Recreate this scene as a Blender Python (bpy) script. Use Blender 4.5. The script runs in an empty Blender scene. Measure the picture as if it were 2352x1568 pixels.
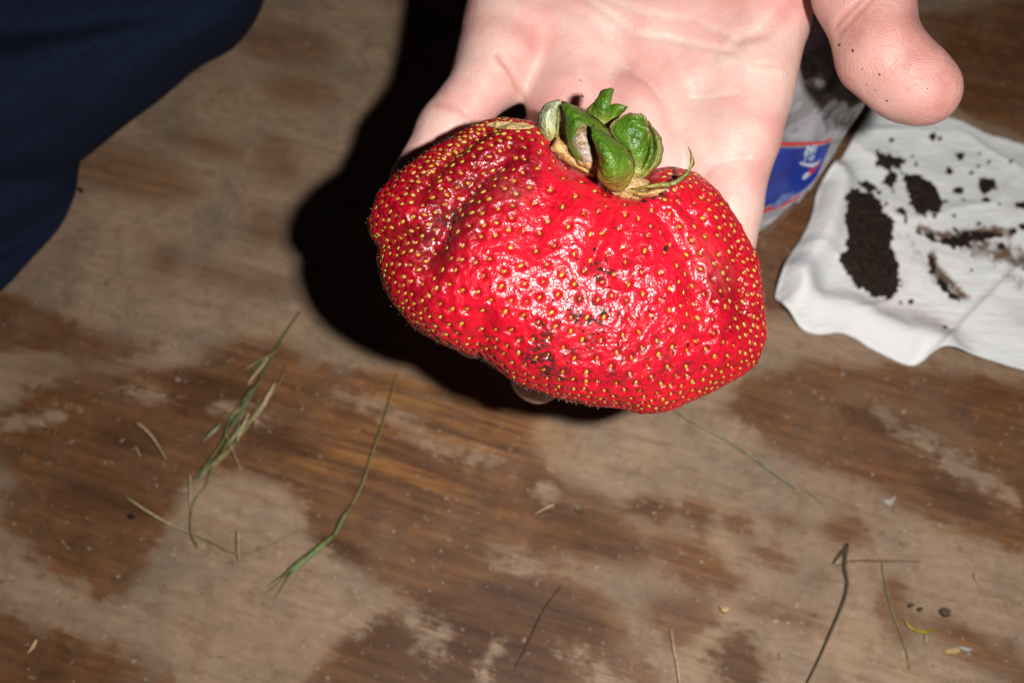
import bpy, bmesh, math, random
import numpy as np
from mathutils import Vector, Matrix, noise as mnoise
from mathutils.bvhtree import BVHTree
from mathutils.kdtree import KDTree

random.seed(4)
rng = np.random.default_rng(11)
SC = bpy.context.scene
COL = SC.collection

# ------------------------------------------------------------------ camera, light, exposure
TILT = math.radians(28.0)          # camera leans 28 degrees off straight down
CAM_H = 0.321                      # metres above the boards
FPX = 2352.0                       # focal length in reference pixels (frame 2352 x 1568)
cam_data = bpy.data.cameras.new('camera')
cam_data.sensor_width = 36.0
cam_data.lens = 36.0
cam_data.clip_start = 0.01
cam_data.clip_end = 50.0
cam_data.dof.use_dof = True
cam_data.dof.focus_distance = 0.243
cam_data.dof.aperture_fstop = 12.0
cam = bpy.data.objects.new('camera', cam_data)
COL.objects.link(cam)
cam.location = (0, 0, CAM_H)
cam.rotation_euler = (TILT, 0, 0)
SC.camera = cam
C0 = np.array([0, 0, CAM_H])
RX = np.array([1.0, 0, 0])
UP = np.array([0, math.cos(TILT), math.sin(TILT)])
FW = np.array([0, math.sin(TILT), -math.cos(TILT)])

world = bpy.data.worlds.new('World')
SC.world = world
world.use_nodes = True
world.node_tree.nodes['Background'].inputs[0].default_value = (0.6, 0.7, 1.0, 1)
world.node_tree.nodes['Background'].inputs[1].default_value = 0.004   # almost no ambient light: a flash picture

FLASH_X, FLASH_Y = 0.058, 0.010    # the flash sits right of and a little above the lens
fl = bpy.data.lights.new('flash', 'AREA')
fl.shape = 'RECTANGLE'
fl.size = 0.013
fl.size_y = 0.009
fl.energy = 1.5
fl.color = (1.0, 0.975, 0.925)
flo = bpy.data.objects.new('flash', fl)
COL.objects.link(flo)
fpos = C0 + RX * FLASH_X + UP * FLASH_Y
flo.location = fpos
aim = C0 + FW * 0.33 + RX * 0.012 - UP * 0.01
flo.rotation_euler = (Vector(aim) - Vector(fpos)).to_track_quat('-Z', 'Y').to_euler()

SC.cycles.max_bounces = 6
SC.cycles.diffuse_bounces = 2
SC.cycles.glossy_bounces = 2
SC.cycles.transparent_max_bounces = 10
SC.view_settings.view_transform = 'Standard'
SC.view_settings.look = 'None'
SC.view_settings.exposure = 0.0
SC.view_settings.gamma = 1.0
SC.view_settings.use_curve_mapping = False

# ------------------------------------------------------------------ helpers
def cw(X, Y, d):
    """camera-space (right, up, depth) in metres -> world, arrays or scalars"""
    X = np.asarray(X, float)[..., None]; Y = np.asarray(Y, float)[..., None]; d = np.asarray(d, float)[..., None]
    return C0 + X * RX + Y * UP + d * FW
def P(x, y, d):
    x = np.asarray(x, float); y = np.asarray(y, float); d = np.asarray(d, float)
    return cw((x - 1176) / FPX * d, (784 - y) / FPX * d, d)
def T(x, y, z=0.0):
    """point at height z above the boards seen at reference pixel x, y"""
    x = np.asarray(x, float); y = np.asarray(y, float)
    dirv = FW + ((x - 1176) / FPX)[..., None] * RX + ((784 - y) / FPX)[..., None] * UP
    s = (np.asarray(z, float) - CAM_H) / dirv[..., 2]
    return C0 + dirv * s[..., None]
def mesh_np(name, verts, faces, smooth=True):
    me = bpy.data.meshes.new(name)
    verts = np.asarray(verts, np.float32); faces = np.asarray(faces, np.int32)
    n = faces.shape[1]
    me.vertices.add(len(verts)); me.vertices.foreach_set('co', verts.ravel())
    me.loops.add(faces.size); me.loops.foreach_set('vertex_index', faces.ravel())
    me.polygons.add(len(faces)); me.polygons.foreach_set('loop_start', np.arange(0, faces.size, n, dtype=np.int32))
    me.polygons.foreach_set('use_smooth', np.full(len(faces), smooth))
    me.update(calc_edges=True); me.validate()
    return me
def link(name, me, mat=None, parent=None, kind=None):
    o = bpy.data.objects.new(name, me)
    COL.objects.link(o)
    if mat is not None and me is not None and not me.materials: me.materials.append(mat)
    if parent is not None: o.parent = parent
    if kind: o['kind'] = kind
    return o
def tag(o, label, cat, group=None, kind=None):
    o['label'] = label; o['category'] = cat
    if group: o['group'] = group
    if kind: o['kind'] = kind
    return o
def set_attr(me, name, vals):
    a = me.attributes.new(name, 'FLOAT', 'POINT'); a.data.foreach_set('value', np.asarray(vals, np.float32).ravel())
def recenter(o, p):
    """origin of a mesh object moved to p (world)"""
    me = o.data
    me.transform(Matrix.Translation(-Vector(p))); o.location = p
_ROT = np.array(Matrix.Rotation(0.73, 3, 'Z') @ Matrix.Rotation(0.41, 3, 'X') @ Matrix.Rotation(0.57, 3, 'Y'))
_tab = np.random.default_rng(5).random((64, 64, 64))
def vnoise(p, size, seed=0):
    """smooth value noise in -1..1, p (n,3) metres"""
    q = (np.asarray(p, float) @ _ROT) / size + seed * 17.31 + 1000.0
    i = np.floor(q).astype(int); f = q - i; f = f * f * (3 - 2 * f)
    i0 = i & 63; i1 = (i + 1) & 63
    x0, y0, z0 = i0.T; x1, y1, z1 = i1.T; u, v, w = f.T
    r = ((_tab[x0, y0, z0] * (1-u) + _tab[x1, y0, z0] * u) * (1-v) + (_tab[x0, y1, z0] * (1-u) + _tab[x1, y1, z0] * u) * v) * (1-w) \
      + ((_tab[x0, y0, z1] * (1-u) + _tab[x1, y0, z1] * u) * (1-v) + (_tab[x0, y1, z1] * (1-u) + _tab[x1, y1, z1] * u) * v) * w
    return r * 2 - 1
def seg_dist(p, pts, reach=None):
    """distance from p (n,k) to polyline pts; beyond reach only a large number"""
    p = np.asarray(p, float); best = np.full(len(p), 1e9)
    pts = np.asarray(pts, float)
    if reach is not None:
        m = np.all((p > pts.min(0)-reach) & (p < pts.max(0)+reach), axis=1)
        if m.any(): best[m] = seg_dist(p[m], pts)
        return best
    for a, b in zip(pts[:-1], pts[1:]):
        ab = b - a; t = np.clip(((p - a) @ ab) / (ab @ ab + 1e-12), 0, 1)
        best = np.minimum(best, np.linalg.norm(p - (a + t[:, None] * ab), axis=1))
    return best
def poly_sd(p, poly):
    """signed distance to a closed polygon, negative inside"""
    poly = np.asarray(poly, float); q = np.vstack([poly, poly[:1]])
    d = seg_dist(p, q); inside = np.zeros(len(p), bool)
    for a, b in zip(q[:-1], q[1:]):
        c = (a[1] > p[:, 1]) != (b[1] > p[:, 1])
        xx = (b[0] - a[0]) * (p[:, 1] - a[1]) / (b[1] - a[1] + 1e-12) + a[0]
        inside ^= c & (p[:, 0] < xx)
    return np.where(inside, -d, d)
def sstep(x, a, b):
    t = np.clip((x - a) / (b - a), 0, 1); return t * t * (3 - 2 * t)
def resample(pts, n, smooth=True):
    pts = np.asarray(pts, float)
    s = np.r_[0, np.cumsum(np.linalg.norm(np.diff(pts, axis=0), axis=1))]
    if smooth and len(pts) > 2:      # Catmull-Rom densify
        out = []
        pp = np.vstack([2*pts[0]-pts[1], pts, 2*pts[-1]-pts[-2]])
        for i in range(1, len(pp)-2):
            for t in np.linspace(0, 1, 8, endpoint=False):
                a, b, c, d = pp[i-1], pp[i], pp[i+1], pp[i+2]
                out.append(0.5*((2*b)+(c-a)*t+(2*a-5*b+4*c-d)*t*t+(3*b-a-3*c+d)*t**3))
        out.append(pts[-1]); pts = np.array(out)
        s = np.r_[0, np.cumsum(np.linalg.norm(np.diff(pts, axis=0), axis=1))]
    t = np.linspace(0, s[-1], n)
    return np.stack([np.interp(t, s, pts[:, k]) for k in range(pts.shape[1])], 1)
def grid_faces(nu, nv, close_v=False):
    f = []
    for i in range(nu-1):
        for j in range(nv if close_v else nv-1):
            j2 = (j+1) % nv
            f.append((i*nv+j, i*nv+j2, (i+1)*nv+j2, (i+1)*nv+j))
    return np.array(f)
def tube(pts, radii, sides=7, n=None, flat=1.0):
    """closed tapered tube along pts (world)"""
    n = n or max(6, len(pts)*5)
    p = resample(pts, n); r = np.interp(np.linspace(0, 1, n), np.linspace(0, 1, len(radii)), radii)
    t = np.gradient(p, axis=0); t /= np.linalg.norm(t, axis=1)[:, None] + 1e-12
    up = np.array([0, 0, 1.0]); V = []
    for i in range(n):
        s = np.cross(t[i], up); s /= np.linalg.norm(s) + 1e-9; u = np.cross(s, t[i])
        for k in range(sides):
            a = 2*math.pi*k/sides
            V.append(p[i] + r[i]*(math.cos(a)*s + flat*math.sin(a)*u))
    F = [tuple(f) for f in grid_faces(n, sides, True)]
    V.append(p[0]); V.append(p[-1]); a, b = len(V)-2, len(V)-1
    F3 = [(a, (k+1) % sides, k) for k in range(sides)] + [(b, (n-1)*sides+k, (n-1)*sides+(k+1) % sides) for k in range(sides)]
    return V, F, F3
def mesh_parts(name, parts):
    """several (V, F, F3) sets into one mesh"""
    V, F = [], []
    for v, f, f3 in parts:
        o = len(V); V += [tuple(x) for x in v]
        F += [tuple(i+o for i in q) for q in f] + [tuple(i+o for i in q) for q in f3]
    me = bpy.data.meshes.new(name); me.from_pydata(V, [], F)
    me.polygons.foreach_set('use_smooth', [True]*len(me.polygons)); me.update()
    return me
def surface_nets(f, o, h):
    """iso-surface of f<0 on a regular grid, vertices in grid units*h+o"""
    f = f.copy()
    for a in range(3):                      # close the solid at the edge of the grid
        for e in (0, -1):
            sl = [slice(None)]*3; sl[a] = e; f[tuple(sl)] = np.maximum(f[tuple(sl)], 0.0003)
    s = f < 0
    c = [s[i:f.shape[0]-1+i, j:f.shape[1]-1+j, k:f.shape[2]-1+k] for i in (0, 1) for j in (0, 1) for k in (0, 1)]
    any_ = np.logical_or.reduce(c); all_ = np.logical_and.reduce(c); act = any_ & ~all_
    idx = -np.ones(act.shape, np.int64); cells = np.argwhere(act); idx[act] = np.arange(len(cells))
    acc = np.zeros((len(cells), 3)); cnt = np.zeros(len(cells))
    offs = [(i, j, k) for i in (0, 1) for j in (0, 1) for k in (0, 1)]
    val = {q: f[cells[:, 0]+q[0], cells[:, 1]+q[1], cells[:, 2]+q[2]] for q in offs}
    for a in offs:
        for ax in range(3):
            if a[ax] == 0:
                b = list(a); b[ax] = 1; b = tuple(b)
                va, vb = val[a], val[b]; m = (va < 0) != (vb < 0)
                t = np.where(m, va/np.where(m, va-vb, 1), 0)
                q = np.tile(np.array(a, float), (len(cells), 1)); q[:, ax] = t
                acc[m] += q[m]; cnt[m] += 1
    V = (cells + acc/cnt[:, None])*h + o
    F = []
    for ax in range(3):
        sl0 = [slice(None)]*3; sl1 = [slice(None)]*3
        sl0[ax] = slice(0, -1); sl1[ax] = slice(1, None)
        a, b = s[tuple(sl0)], s[tuple(sl1)]
        e = np.argwhere(a != b); flip = a[tuple(e.T)]
        u, w = (ax+1) % 3, (ax+2) % 3
        ok = (e[:, u] > 0) & (e[:, w] > 0) & (e[:, u] < f.shape[u]-1) & (e[:, w] < f.shape[w]-1)
        e, flip = e[ok], flip[ok]
        q = []
        for du, dw in ((-1, -1), (0, -1), (0, 0), (-1, 0)):
            t = e.copy(); t[:, u] += du; t[:, w] += dw; q.append(idx[tuple(t.T)])
        q = np.stack(q, 1); q[~flip] = q[~flip][:, ::-1]; F.append(q)
    return V, np.vstack(F)
def vert_normals(V, F):
    fn = np.cross(V[F[:, 1]]-V[F[:, 0]], V[F[:, 2]]-V[F[:, 0]])
    N = np.zeros_like(V)
    for k in range(F.shape[1]): np.add.at(N, F[:, k], fn)
    return N/(np.linalg.norm(N, axis=1)[:, None]+1e-15)
def smooth_np(V, F, it, lam=0.5):
    E = np.vstack([np.stack([F[:, k], F[:, (k+1) % F.shape[1]]], 1) for k in range(F.shape[1])])
    deg = np.bincount(E[:, 0], minlength=len(V)) + np.bincount(E[:, 1], minlength=len(V))
    for _ in range(it):
        A = np.stack([np.bincount(E[:, 0], V[E[:, 1], k], len(V)) + np.bincount(E[:, 1], V[E[:, 0], k], len(V)) for k in range(3)], 1)
        V = V + lam*(A/deg[:, None]-V)
    return V

# ------------------------------------------------------------------ material helpers
class M:
    def __init__(s, name):
        s.m = bpy.data.materials.new(name); s.m.use_nodes = True
        s.t = s.m.node_tree; s.b = s.t.nodes['Principled BSDF']; s.out = s.t.nodes['Material Output']
    def n(s, typ, **kw):
        q = s.t.nodes.new(typ)
        for k, v in kw.items():
            if k.startswith('i_'):
                q.inputs[k[2:].replace('_', ' ')].default_value = v
            else: setattr(q, k, v)
        return q
    def l(s, a, b): s.t.links.new(a, b)
    def attr(s, name): return s.n('ShaderNodeAttribute', attribute_name=name).outputs['Fac']
    def obj(s, scale=(1, 1, 1), rot=(0, 0, 0)):
        g = s.n('ShaderNodeNewGeometry'); mp = s.n('ShaderNodeMapping')
        mp.inputs['Scale'].default_value = scale; mp.inputs['Rotation'].default_value = rot
        s.l(g.outputs['Position'], mp.inputs['Vector']); return mp.outputs['Vector']
    def noise(s, scale, detail=3, rough=0.55, vec=None, dist=0.0):
        q = s.n('ShaderNodeTexNoise'); q.inputs['Scale'].default_value = scale; q.inputs['Detail'].default_value = detail
        q.inputs['Roughness'].default_value = rough; q.inputs['Distortion'].default_value = dist
        s.l(vec if vec is not None else s.obj(), q.inputs['Vector']); return q.outputs['Fac']
    def ramp(s, fac, stops):
        q = s.n('ShaderNodeValToRGB'); e = q.color_ramp.elements
        while len(e) < len(stops): e.new(0.5)
        for el, (p, c) in zip(e, stops):
            el.position = p; el.color = c if len(c) == 4 else (*c, 1)
        s.l(fac, q.inputs['Fac']); return q.outputs['Color']
    def range(s, v, a, b, c=0.0, d=1.0, smooth=False):
        q = s.n('ShaderNodeMapRange'); q.clamp = True
        if smooth: q.interpolation_type = 'SMOOTHSTEP'
        for k, x in zip(('From Min', 'From Max', 'To Min', 'To Max'), (a, b, c, d)): q.inputs[k].default_value = x
        s.l(v, q.inputs['Value']); return q.outputs['Result']
    def math(s, op, a, b=0.0):
        q = s.n('ShaderNodeMath', operation=op)
        for i, x in enumerate((a, b)):
            if hasattr(x, 'links'): s.l(x, q.inputs[i])
            else: q.inputs[i].default_value = x
        return q.outputs[0]
    def mix(s, fac, a, b, mode='MIX'):
        q = s.n('ShaderNodeMix', data_type='RGBA', blend_type=mode)
        for i, x in ((0, fac), (6, a), (7, b)):
            if hasattr(x, 'links'): s.l(x, q.inputs[i])
            else: q.inputs[i].default_value = x if i == 0 else ((*x, 1) if len(x) == 3 else x)
        return q.outputs[2]
    def bump(s, h, dist, strength=1.0, prev=None):
        q = s.n('ShaderNodeBump'); q.inputs['Distance'].default_value = dist; q.inputs['Strength'].default_value = strength
        s.l(h, q.inputs['Height'])
        if prev is not None: s.l(prev, q.inputs['Normal'])
        return q.outputs['Normal']
    def set(s, **kw):
        for k, v in kw.items():
            k = k.replace('_', ' ')
            if hasattr(v, 'links'): s.l(v, s.b.inputs[k])
            else: s.b.inputs[k].default_value = (*v, 1) if isinstance(v, tuple) and len(v) == 3 and k in ('Base Color', 'Coat Tint', 'Sheen Tint') else v
        return s
def simple(name, col, rough=0.6, var=0.25, scale=800, bump=0.0, spec=0.4, sub=0.0):
    m = M(name); nz = m.noise(scale)
    c2 = tuple(x*(1-var) for x in col); c3 = tuple(min(1, x*(1+var)) for x in col)
    m.set(Base_Color=m.ramp(nz, [(0.3, c2), (0.7, c3)]), Roughness=rough, Specular_IOR_Level=spec)
    if bump: m.set(Normal=m.bump(m.noise(scale*1.5, 4), bump))
    if sub:
        m.set(Subsurface_Weight=sub, Subsurface_Radius=(0.5, 0.6, 0.2), Subsurface_Scale=0.001)
    return m.m

# ------------------------------------------------------------------ the weathered board the scene stands on
GRAIN = math.radians(17)
def wood_material():
    m = M('weathered_wood')
    st = m.attr('stain'); st2 = m.attr('stain_deep'); pale = m.attr('bare')
    gv = m.obj((1, 1, 1), (0, 0, GRAIN))
    streak = m.n('ShaderNodeMapping'); streak.inputs['Scale'].default_value = (1, 14, 1); m.l(gv, streak.inputs['Vector']); sv = streak.outputs['Vector']
    fine = m.n('ShaderNodeMapping'); fine.inputs['Scale'].default_value = (1, 26, 1); m.l(gv, fine.inputs['Vector']); fv = fine.outputs['Vector']
    g1 = m.noise(22, 4, 0.62, sv, 0.25); g2 = m.noise(60, 4, 0.7, fv); blot = m.noise(38, 4, 0.6); blot2 = m.noise(120, 4, 0.68); speck = m.noise(420, 2, 0.6)
    dry = m.ramp(g1, [(0.22, (0.265, 0.162, 0.098)), (0.5, (0.325, 0.216, 0.14)), (0.78, (0.365, 0.256, 0.174))])
    dry = m.mix(m.range(blot, 0.42, 0.72), dry, (0.20, 0.145, 0.105))
    dry = m.mix(m.range(blot2, 0.50, 0.70, 0, 0.6), dry, (0.17, 0.098, 0.055))
    dark = m.ramp(g1, [(0.22, (0.088, 0.030, 0.010)), (0.5, (0.145, 0.056, 0.019)), (0.8, (0.24, 0.10, 0.03))])
    dark = m.mix(m.range(blot2, 0.46, 0.7, 0, 0.75), dark, (0.075, 0.036, 0.02))
    dark = m.mix(m.range(blot, 0.55, 0.72, 0, 0.5), dark, (0.20, 0.118, 0.068))
    deep = m.ramp(g1, [(0.25, (0.045, 0.018, 0.008)), (0.75, (0.13, 0.055, 0.022))])
    edge = m.math('MULTIPLY', m.math('SUBTRACT', m.noise(120, 5, 0.6), 0.5), 0.016)
    edge2 = m.math('MULTIPLY', m.math('SUBTRACT', m.noise(20, 3, 0.6, sv), 0.5), 0.006)
    e = m.math('ADD', edge, edge2)
    mp3 = m.n('ShaderNodeMapping'); mp3.inputs['Scale'].default_value = (1, 3.2, 1); m.l(gv, mp3.inputs['Vector']); mot = m.noise(150, 4, 0.72, mp3.outputs['Vector'])
    e = m.math('ADD', e, m.math('MULTIPLY', m.math('SUBTRACT', mot, 0.5), 0.012))
    s = m.range(m.math('ADD', st, e), 0.0052, -0.0026, 0, 1, True)
    fa = m.range(m.math('ADD', m.attr('faint'), e), 0.006, -0.006, 0, 0.62, True)
    s2 = m.range(m.math('ADD', st2, e), 0.0035, -0.003, 0, 0.88, True)
    p = m.range(m.math('ADD', pale, e), 0.0035, -0.003, 0, 0.92, True)
    c = m.mix(m.math('MULTIPLY', s, m.range(blot, 0.35, 0.65, 1.0, 0.8)), dry, dark)
    c = m.mix(fa, c, dark)
    c = m.mix(s2, c, deep)
    c = m.mix(p, c, dry)
    c = m.mix(m.math('MULTIPLY', m.range(g2, 0.55, 0.80, 0, 0.45), m.range(s, 0, 1, 0.35, 1.0)), c, (0.085, 0.04, 0.02))
    c = m.mix(m.math('MULTIPLY', m.range(speck, 0.66, 0.74, 0, 0.55), 1.0), c, (0.42, 0.35, 0.28))
    c = m.mix(m.math('MULTIPLY', m.range(m.noise(300, 3), 0.66, 0.76, 0, 0.6), 1.0), c, (0.045, 0.03, 0.022))
    o = m.math('MULTIPLY', m.range(m.attr('orange'), 0.0, 1.0), m.range(g1, 0.42, 0.66))
    c = m.mix(m.math('MULTIPLY', o, 0.85), c, (0.36, 0.155, 0.045))
    c = m.mix(m.range(mot, 0.42, 0.68, 0.0, 0.40), c, m.mix(1.0, c, (0.52, 0.46, 0.40), 'MULTIPLY'))
    hgt = m.math('ADD', m.math('MULTIPLY', g2, 0.6), m.math('MULTIPLY', blot2, 0.3))
    m.set(Base_Color=c, Roughness=m.math('SUBTRACT', 0.72, m.math('MULTIPLY', s, 0.2)), Specular_IOR_Level=0.3, Normal=m.bump(hgt, 0.0006, 0.7))
    return m.m
def build_board():
    nx, ny = 380, 320
    xs = np.linspace(-0.62, 0.62, nx); ys = np.linspace(-0.35, 0.75, ny)
    X, Y = np.meshgrid(xs, ys, indexing='ij'); V = np.stack([X.ravel(), Y.ravel(), np.zeros(X.size)], 1)
    V[:, 2] = 0.0007*vnoise(V*[1, 3, 1], 0.06, 1) - 0.0007
    F = grid_faces(nx, ny)[:, ::-1]
    # edge skirt so that the board has thickness
    me = mesh_np('wooden_board', V, F[:, ::-1] if False else F, True)
    me.flip_normals() if me.polygons[0].normal.z < 0 else None
    q = V[:, :2]
    def field(polys):
        f = np.full(len(q), 1.0)
        for pl in polys:
            if len(pl[0]) == 2:
                w = T(*np.array(pl, float).T)[:, :2]; k = np.all((q > w.min(0)-0.03) & (q < w.max(0)+0.03), axis=1); f[k] = np.minimum(f[k], poly_sd(q[k], w))
        return f
    def ell(cx, cy, rx, ry, a=0):
        t = np.linspace(0, 2*math.pi, 18, endpoint=False); a = math.radians(a)
        u, v = rx*np.cos(t), ry*np.sin(t)
        return list(zip(cx+u*math.cos(a)-v*math.sin(a), cy+u*math.sin(a)+v*math.cos(a)))
    stain = [
        [(130, 880), (250, 850), (400, 850), (520, 790), (640, 780), (700, 840), (900, 860), (1000, 900), (1225, 950), (1220, 1010), (1250, 1065), (1300, 1105),
         (1400, 1150), (1470, 1230), (1500, 1290), (1420, 1300), (1300, 1280), (1180, 1300), (1160, 1345), (1040, 1330), (950, 1360), (905, 1370), (800, 1290), (700, 1220), (700, 1170), (650, 1115),
         (560, 1082), (440, 1095), (400, 1180), (380, 1225), (350, 1290), (285, 1375), (200, 1340), (100, 1290), (20, 1210), (5, 1150), (50, 1085), (-60, 1050), (-60, 960)],
        [(690, 1590), (760, 1480), (850, 1405), (920, 1398), (950, 1440), (960, 1350), (1060, 1330), (1200, 1310), (1330, 1350), (1400, 1410), (1430, 1490), (1500, 1500), (1520, 1600)],
        [(1480, 1235), (1560, 1225), (1640, 1275), (1700, 1335), (1690, 1360), (1600, 1345), (1520, 1300)],
        [(1490, 1370), (1620, 1355), (1645, 1400), (1570, 1480), (1470, 1470)],
        [(1640, 960), (1720, 880), (1850, 830), (2000, 845), (2150, 850), (2352, 890), (2500, 900), (2500, 1330), (2352, 1260), (2240, 1230), (2100, 1170), (1960, 1090), (1850, 1060), (1720, 1000)],
        ell(1940, 1215, 45, 30), ell(1500, 1165, 55, 26, 8), ell(1600, 1180, 45, 34, 20), ell(1692, 1196, 34, 14, 8), ell(1800, 1190, 28, 10, 8),
        [(-80, 660), (60, 690), (200, 760), (360, 800), (240, 830), (90, 800), (-80, 790)],
        [(1990, 60), (2352, 0), (2500, 40), (2500, 330), (2352, 300), (2200, 250), (2060, 180)],  # darker brown tone over the top right of the board
        [(1720, 560), (1790, 500), (1850, 440), (1950, 300), (2010, 240), (1950, 420), (1860, 560), (1800, 700), (1760, 720)],
        [(-80, 1400), (90, 1440), (300, 1500), (420, 1600), (-80, 1600)],
        ell(2270, 1500, 140, 30, 30), ell(2060, 1400, 26, 70, -10), ell(1760, 1270, 60, 14, 25), ell(1800, 1410, 90, 10, 12),
    ]
    faint = [ell(660, 100, 115, 50, 8), ell(690, 205, 80, 30, 10), ell(300, 400, 165, 56, 14), ell(605, 520, 44, 40), ell(380, 602, 34, 38), ell(640, 370, 60, 50, 30), ell(470, 330, 90, 20, 14), ell(560, 640, 120, 26, 14), ell(150, 860, 120, 24, 10)]
    stain += [[(890, 1330), (1040, 1270), (1170, 1270), (1185, 1335), (1000, 1390), (920, 1405)], [(1230, 1310), (1330, 1330), (1420, 1400), (1440, 1500), (1500, 1510), (1520, 1600), (1200, 1600), (1180, 1400)]]
    deep = [ell(110, 1540, 34, 24), ell(150, 1500, 28, 18, -30),
            [(1680, 1440), (1740, 1480), (1762, 1540), (1740, 1580), (1660, 1580), (1640, 1520), (1655, 1480)],
            [(700, 1215), (770, 1230), (850, 1280), (845, 1305), (760, 1290), (710, 1250)], ell(480, 905, 110, 45, 5), [(960, 1362), (1060, 1342), (1200, 1322), (1320, 1362), (1385, 1420), (1400, 1480), (1310, 1480), (1300, 1590), (690, 1590), (770, 1485), (850, 1412), (925, 1405), (950, 1450)], ell(230, 1150, 120, 40, 12), ell(640, 1010, 90, 36, 14), ell(1380, 1240, 80, 26, 14), ell(300, 1010, 70, 26, 14), ell(2050, 980, 110, 30, 18), ell(2200, 1130, 90, 40, 25),
            ell(1490, 1160, 30, 18), ell(1640, 1500, 20, 14), ell(1290, 1180, 70, 30, 20)]
    bare = [[(440, 1100), (560, 1090), (650, 1122), (692, 1172), (700, 1240), (800, 1300), (900, 1375), (850, 1420), (760, 1480), (690, 1560), (470, 1560), (430, 1500), (300, 1420), (290, 1375), (350, 1295), (385, 1225)],
            ell(1190, 1290, 50, 16, 10), [(1300, 1490), (1340, 1495), (1440, 1580), (1380, 1580)], ell(860, 930, 90, 16, 18), ell(1040, 1030, 110, 14, 14), ell(1000, 1470, 14, 60, 15), [(905, 1385), (945, 1395), (985, 1470), (965, 1475)], ell(1130, 1530, 12, 50, 20), ell(330, 900, 60, 10, 14), ell(560, 950, 70, 9, 14), ell(1250, 1130, 60, 9, 14),
            ell(1690, 990, 60, 34, 20), [(1230, 985), (1500, 960), (1640, 1010), (1800, 1080), (1900, 1130), (1900, 1180), (1700, 1150), (1540, 1120), (1440, 1130), (1290, 1080)],
            ell(2180, 1050, 190, 20, 33), ell(60, 960, 90, 14, -10), ell(1500, 1470, 16, 60, -10)]
    set_attr(me, 'stain', field(stain)); set_attr(me, 'stain_deep', field(deep)); set_attr(me, 'bare', field(bare)); set_attr(me, 'faint', field(faint))
    og = np.zeros(len(q))
    for (cx, cy, rx, ry, a, s) in ((1050, 950, 260, 70, 14, 1), (880, 1060, 200, 55, 14, 1), (680, 205, 70, 30, 10, .8), (640, 820, 90, 40, 14, .5), (300, 390, 120, 40, 14, .5), (600, 1480, 200, 50, 20, .35), (1500, 1250, 90, 30, 14, .4)):
        w = T(*np.array(ell(cx, cy, rx, ry, a), float).T)[:, :2]; og = np.maximum(og, s*sstep(-poly_sd(q, w), -0.012, 0.012))
    set_attr(me, 'orange', og)
    o = link('wooden_board', me, wood_material())
    sol = o.modifiers.new('thickness', 'SOLIDIFY'); sol.thickness = 0.02; sol.offset = -1
    return tag(o, 'weathered brown wooden board surface with dark stains and worn pale patches', 'board', kind='structure')
build_board()

# ------------------------------------------------------------------ the strawberry
BC = (1300.0, 640.0); BD = 0.258        # centre of its outline and depth of its rim
TF, TB = 0.0245, 0.0135
outline = np.array([(850, 510), (860, 470), (890, 425), (950, 375), (1020, 328), (1090, 290), (1150, 277), (1230, 283), (1290, 315), (1350, 350), (1420, 385), (1490, 394), (1540, 388), (1592, 400), (1640, 438),
    (1690, 505), (1722, 570), (1745, 640), (1752, 740), (1742, 815), (1715, 852), (1650, 890), (1580, 922), (1530, 941), (1480, 951), (1420, 941), (1330, 926), (1250, 906), (1190, 886),
    (1140, 852), (1098, 822), (1060, 812), (1000, 782), (940, 742), (900, 692), (880, 650), (868, 600), (868, 568), (857, 545)], float)
def berry_px(V):
    """camera-space metres (X, Y, depth) -> reference pixel"""
    return np.stack([1176+V[:, 0]/V[:, 2]*FPX, 784-V[:, 1]/V[:, 2]*FPX], 1)
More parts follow.
